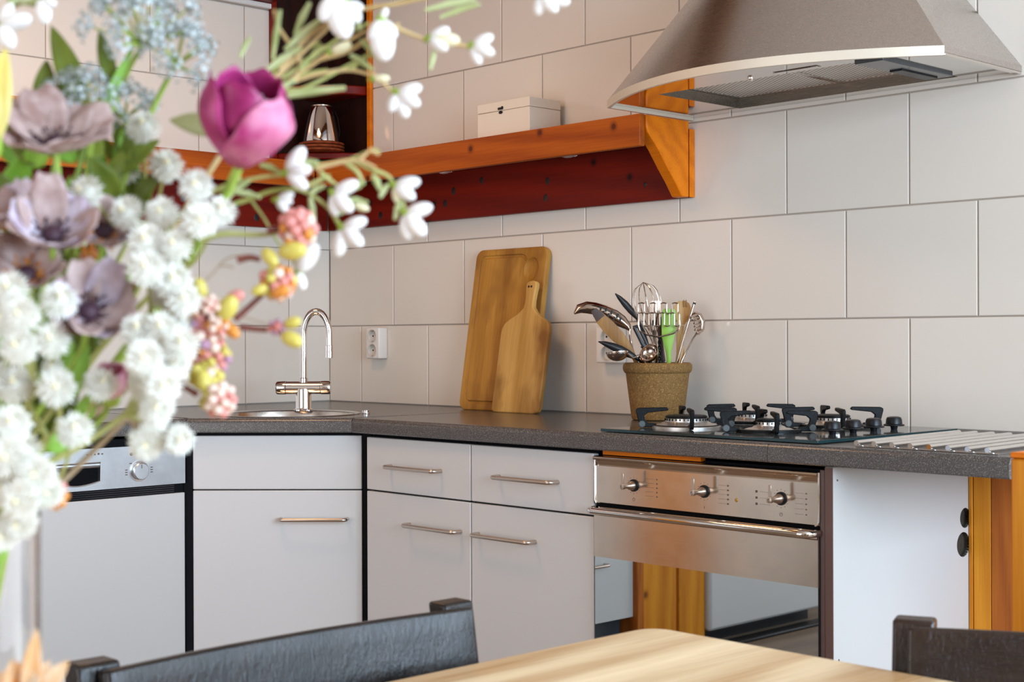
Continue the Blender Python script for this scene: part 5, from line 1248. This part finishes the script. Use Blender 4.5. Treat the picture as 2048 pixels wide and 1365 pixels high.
twigs(u, [[(632,338),(680,325),(720,322),(752,336)],[(720,318),(745,296)],[(740,300),(758,310)]], D-0.002, STEMT, 4.5)
needles(u, [(620,395,628,440,7),(620,388,648,372,7),(660,395,690,378,7),(700,380,728,365,8),(690,400,735,405,6),(670,432,700,420,6),(450,400,500,360,7),(470,385,520,395,7),(560,345,520,330,7),(745,350,760,380,8),(775,370,760,395,7),(800,400,790,440,7),(600,330,635,325,8),(480,365,470,340,6)], D-0.003)
blossom(u, 575, 345, 34, 10, D-.01, [(55,1.25,'w'),(5,1.1,'w'),(-40,1.1,'w')])
blossom(u, 555, 400, 28, -5, D, [(20,0.9,'w'),(-50,0.9,'w'),(-10,0.8,'w')])
blossom(u, 668, 388, 32, -45, D-.005, [(25,1.2,'w'),(-45,1.25,'w'),(-85,1.0,'w')])
blossom(u, 705, 408, 20, -20, D, [(-20,1.25,'y')])
blossom(u, 790, 372, 32, -20, D, [(10,1.15,'w'),(-35,1.15,'w'),(-80,0.8,'y')])
blossom(u, 812, 428, 34, -45, D-.005, [(15,1.15,'w'),(-50,1.3,'w'),(-85,1.1,'w')])
blossom(u, 685, 458, 34, -55, D-.005, [(20,1.1,'w'),(-40,1.2,'w'),(-100,1.2,'w')])
blossom(u, 596, 545, 28, 60, D, [(55,1.75,'w'),(-70,1.0,'w'),(75,1.0,'w')])
twigs(u, [[(545,470),(572,505),(590,530),(594,545)],[(500,398),(530,440),(545,470)]], D+0.004, STEMO, 3.0)
stem(u, [at(395,400,D), at(330,470,0.91), at(240,640,0.92), at(60,880,0.90)], 0.0016, 0.0022, STEMO)
u = fthing('waxflower_branch', 'waxflower sprig with a few white blossoms in the top left corner', 'flower branch', 'waxflower branches in the bouquet')
D = 0.88
twigs(u, [[(-30,40),(10,20),(50,5),(80,-5)],[(10,20),(20,0),(40,-20)]], D, STEMO, 4)
needles(u, [(20,10,50,-15,9),(40,5,90,12,8),(-10,60,5,20,8)], D-0.003)
blossom(u, 2, 50, 34, -20, D-.01, [(10,1.4,'w'),(-60,1.3,'w'),(60,1.0,'w')])
blossom(u, 84, -4, 30, -60, D-.01, [(-80,1.3,'w'),(-30,0.9,'w')])
stem(u, [at(-30,40,D), at(-60,300,0.90), at(-70,700,0.90)], 0.0016, 0.0022, STEMO)
# ---- pink and orange budded branch
BM = {c_: mesh('bud', MB().ell((0,0,0), 1, 1, 1.0, None, 10, 7), m_) for c_, m_ in (('p',BERP),('c',BERC),('o',BERO),('y',BERY),('v',BERV))}
BL = {c_: mesh('bud', MB().ell((0,0,0.9), 0.62, 0.62, 1.0, None, 12, 8), m_) for c_, m_ in (('p',BERP),('c',BERC),('o',BERO),('y',BERY))}
def bud_knob(par, px, py, rpx, d, cols, n=26, seed=0):
    r_ = random.Random(seed); c = at(px, py, d); s_ = 1.1*rpx*d/FPX; inv = RM[par.name].inverted()
    k0 = obj('bud_cluster', MB().ell(c, s_*0.62, None, None, None, 14, 9), BERO if 'o' in cols else BERP, par, True)
    for k in range(n):
        z = 1-2*(k+0.5)/n; a = k*2.39996; q_ = math.sqrt(1-z*z); p = c + V((q_*math.cos(a), q_*math.sin(a), z))*s_*0.74
        b = bpy.data.objects.new('bud', BM[cols[r_.randrange(len(cols))]]); COL.objects.link(b); b.parent = k0; b.location = inv @ p; sz = s_*r_.uniform(0.22,0.32); b.scale = (sz,)*3
def long_bud(par, px, py, l_, ang, d, col):
    c = at(px, py, d); dd = dirv(math.cos(math.radians(ang)), math.sin(math.radians(ang)), 0.3); s_ = l_*d/FPX/1.9
    b = bpy.data.objects.new('bud', BL[col]); COL.objects.link(b); b.parent = par; b.location = RM[par.name].inverted() @ c; b.rotation_euler = dd.to_track_quat('Z','Y').to_euler(); b.scale = (s_,)*3
u = fthing('budded_branch', 'branch of round pink, orange and yellow buds on the right of the bouquet', 'flower branch')
D = 0.86
twigs(u, [[(470,640),(505,608),(530,585),(548,570)],[(400,640),(440,620),(470,612)],[(480,655),(530,660),(560,655)],[(395,790),(370,775),(345,760)]], D+0.005, STEMR, 6.5)
twigs(u, [[(395,575),(425,548),(450,520),(480,512),(510,514)],[(440,532),(455,532),(468,536)],[(450,625),(490,635),(535,650)]], D+0.008, STEMB, 2.2)
twigs(u, [[(400,480),(450,468),(520,470),(575,462)]], D+0.01, STEMO, 7)
twigs(u, [[(475,520),(500,515),(520,520)],[(540,650),(560,658),(570,665)],[(535,462),(560,458),(580,455)]], D+0.002, STEMR, 8)
bud_knob(u, 596, 456, 38, D, 'ppcpo', 30, 1)
bud_knob(u, 556, 566, 36, D, 'ooycp', 28, 2)
bud_knob(u, 428, 715, 34, D, 'ppvyy', 28, 3); bud_knob(u, 415, 678, 34, D-.005, 'ppcov', 26, 4); bud_knob(u, 410, 745, 36, D, 'yyypc', 26, 5)
bud_knob(u, 436, 655, 24, D-.01, 'ccpo', 18, 6); bud_knob(u, 440, 800, 34, D-.01, 'cccp', 22, 7)
bud_knob(u, 385, 615, 26, D-.01, 'cpo', 18, 8); bud_knob(u, 105, 990, 30, 0.84, 'ocop', 20, 9); bud_knob(u, 400, 645, 26, D-.005, 'pvp', 18, 10)
bud_knob(u, 420, 612, 22, D-.012, 'ccc', 14, 11); bud_knob(u, 553, 655, 18, D+.002, 'vvp', 12, 12); bud_knob(u, 180, 508, 20, 0.90, 'oop', 12, 13)
for a in ((528,500,44,-50,'y'),(560,505,58,5,'y'),(545,590,40,20,'o'),(535,575,34,200,'y'),(440,640,60,55,'y'),(405,600,46,100,'y'),(455,600,40,20,'p'),(565,670,48,-25,'y'),(570,650,36,15,'y'),(410,810,52,60,'y'),(400,805,44,-10,'y'),(450,650,40,-40,'o'),(380,640,40,160,'y'),(400,740,50,-70,'y'),(575,480,36,-60,'o'),(385,720,40,150,'o')):
    long_bud(u, a[0], a[1], a[2], a[3], D-.008, a[4])
stem(u, [at(385,650,D+.01), at(300,740,0.89), at(160,850,0.90), at(10,960,0.89)], 0.0018, 0.0024, STEMB)
# ---- pink rosebud and peach lily
u = fthing('pink_rosebud', 'small bright pink rosebud among the lower white daisies', 'flower')
pc = at(222, 775, 0.86); pu, pv, pa = basis(dirv(0.15, 0.8, 0.5))
for k in range(6):
    ph = 2*PI*k/6
    def fn(a, b, ph=ph, R=0.0085+0.0012*(k % 2)):
        s_ = 2*b-1; an = ph+s_*0.75; rr = R*math.sin(PI*(0.08+0.62*a)); return pc + (pu*math.cos(an)+pv*math.sin(an))*rr + pa*(0.021*a-0.008)
    obj('petal', MB().surf(fn, 8, 5), PINKB, u, True, solid=0.0006)
obj('calyx', MB().ell(pc-pa*0.008, 0.006, 0.006, 0.006, pa, 12, 8), CALYX, u, True)
stem(u, [pc-pa*0.011, at(190,850,0.88), at(60,950,0.88)], 0.0016, 0.002, STEMG)
u = fthing('peach_lily', 'peach and orange lily bloom drooping low beside the vase', 'flower')
lc = at(60, 1415, 0.74)
for (tx, ty), w, m_ in (((74,1258),0.0062,PEACH),((22,1320),0.011,PEACH),((138,1322),0.0075,PEACH),((-40,1350),0.011,PEACH),((45,1335),0.008,BERO),((100,1320),0.006,PEACH)):
    leaf(u, lc, at(tx,ty,0.74), w, dirv(0.1,0.3,0.95), m_, 0.06, 0.4, 'petal')
obj('throat', MB().lathe([(0.001,-0.012),(0.006,-0.004),(0.008,0.006)], lc, 14, UP), CALYX, u, True)
stem(u, [lc-UP*0.010, lc-UP*0.022-RT*0.012, at(-40,1440,0.76), at(-75,1250,0.79), at(-75,1010,0.84), at(-74,965,0.865)], 0.0016, 0.0020, STEMG)
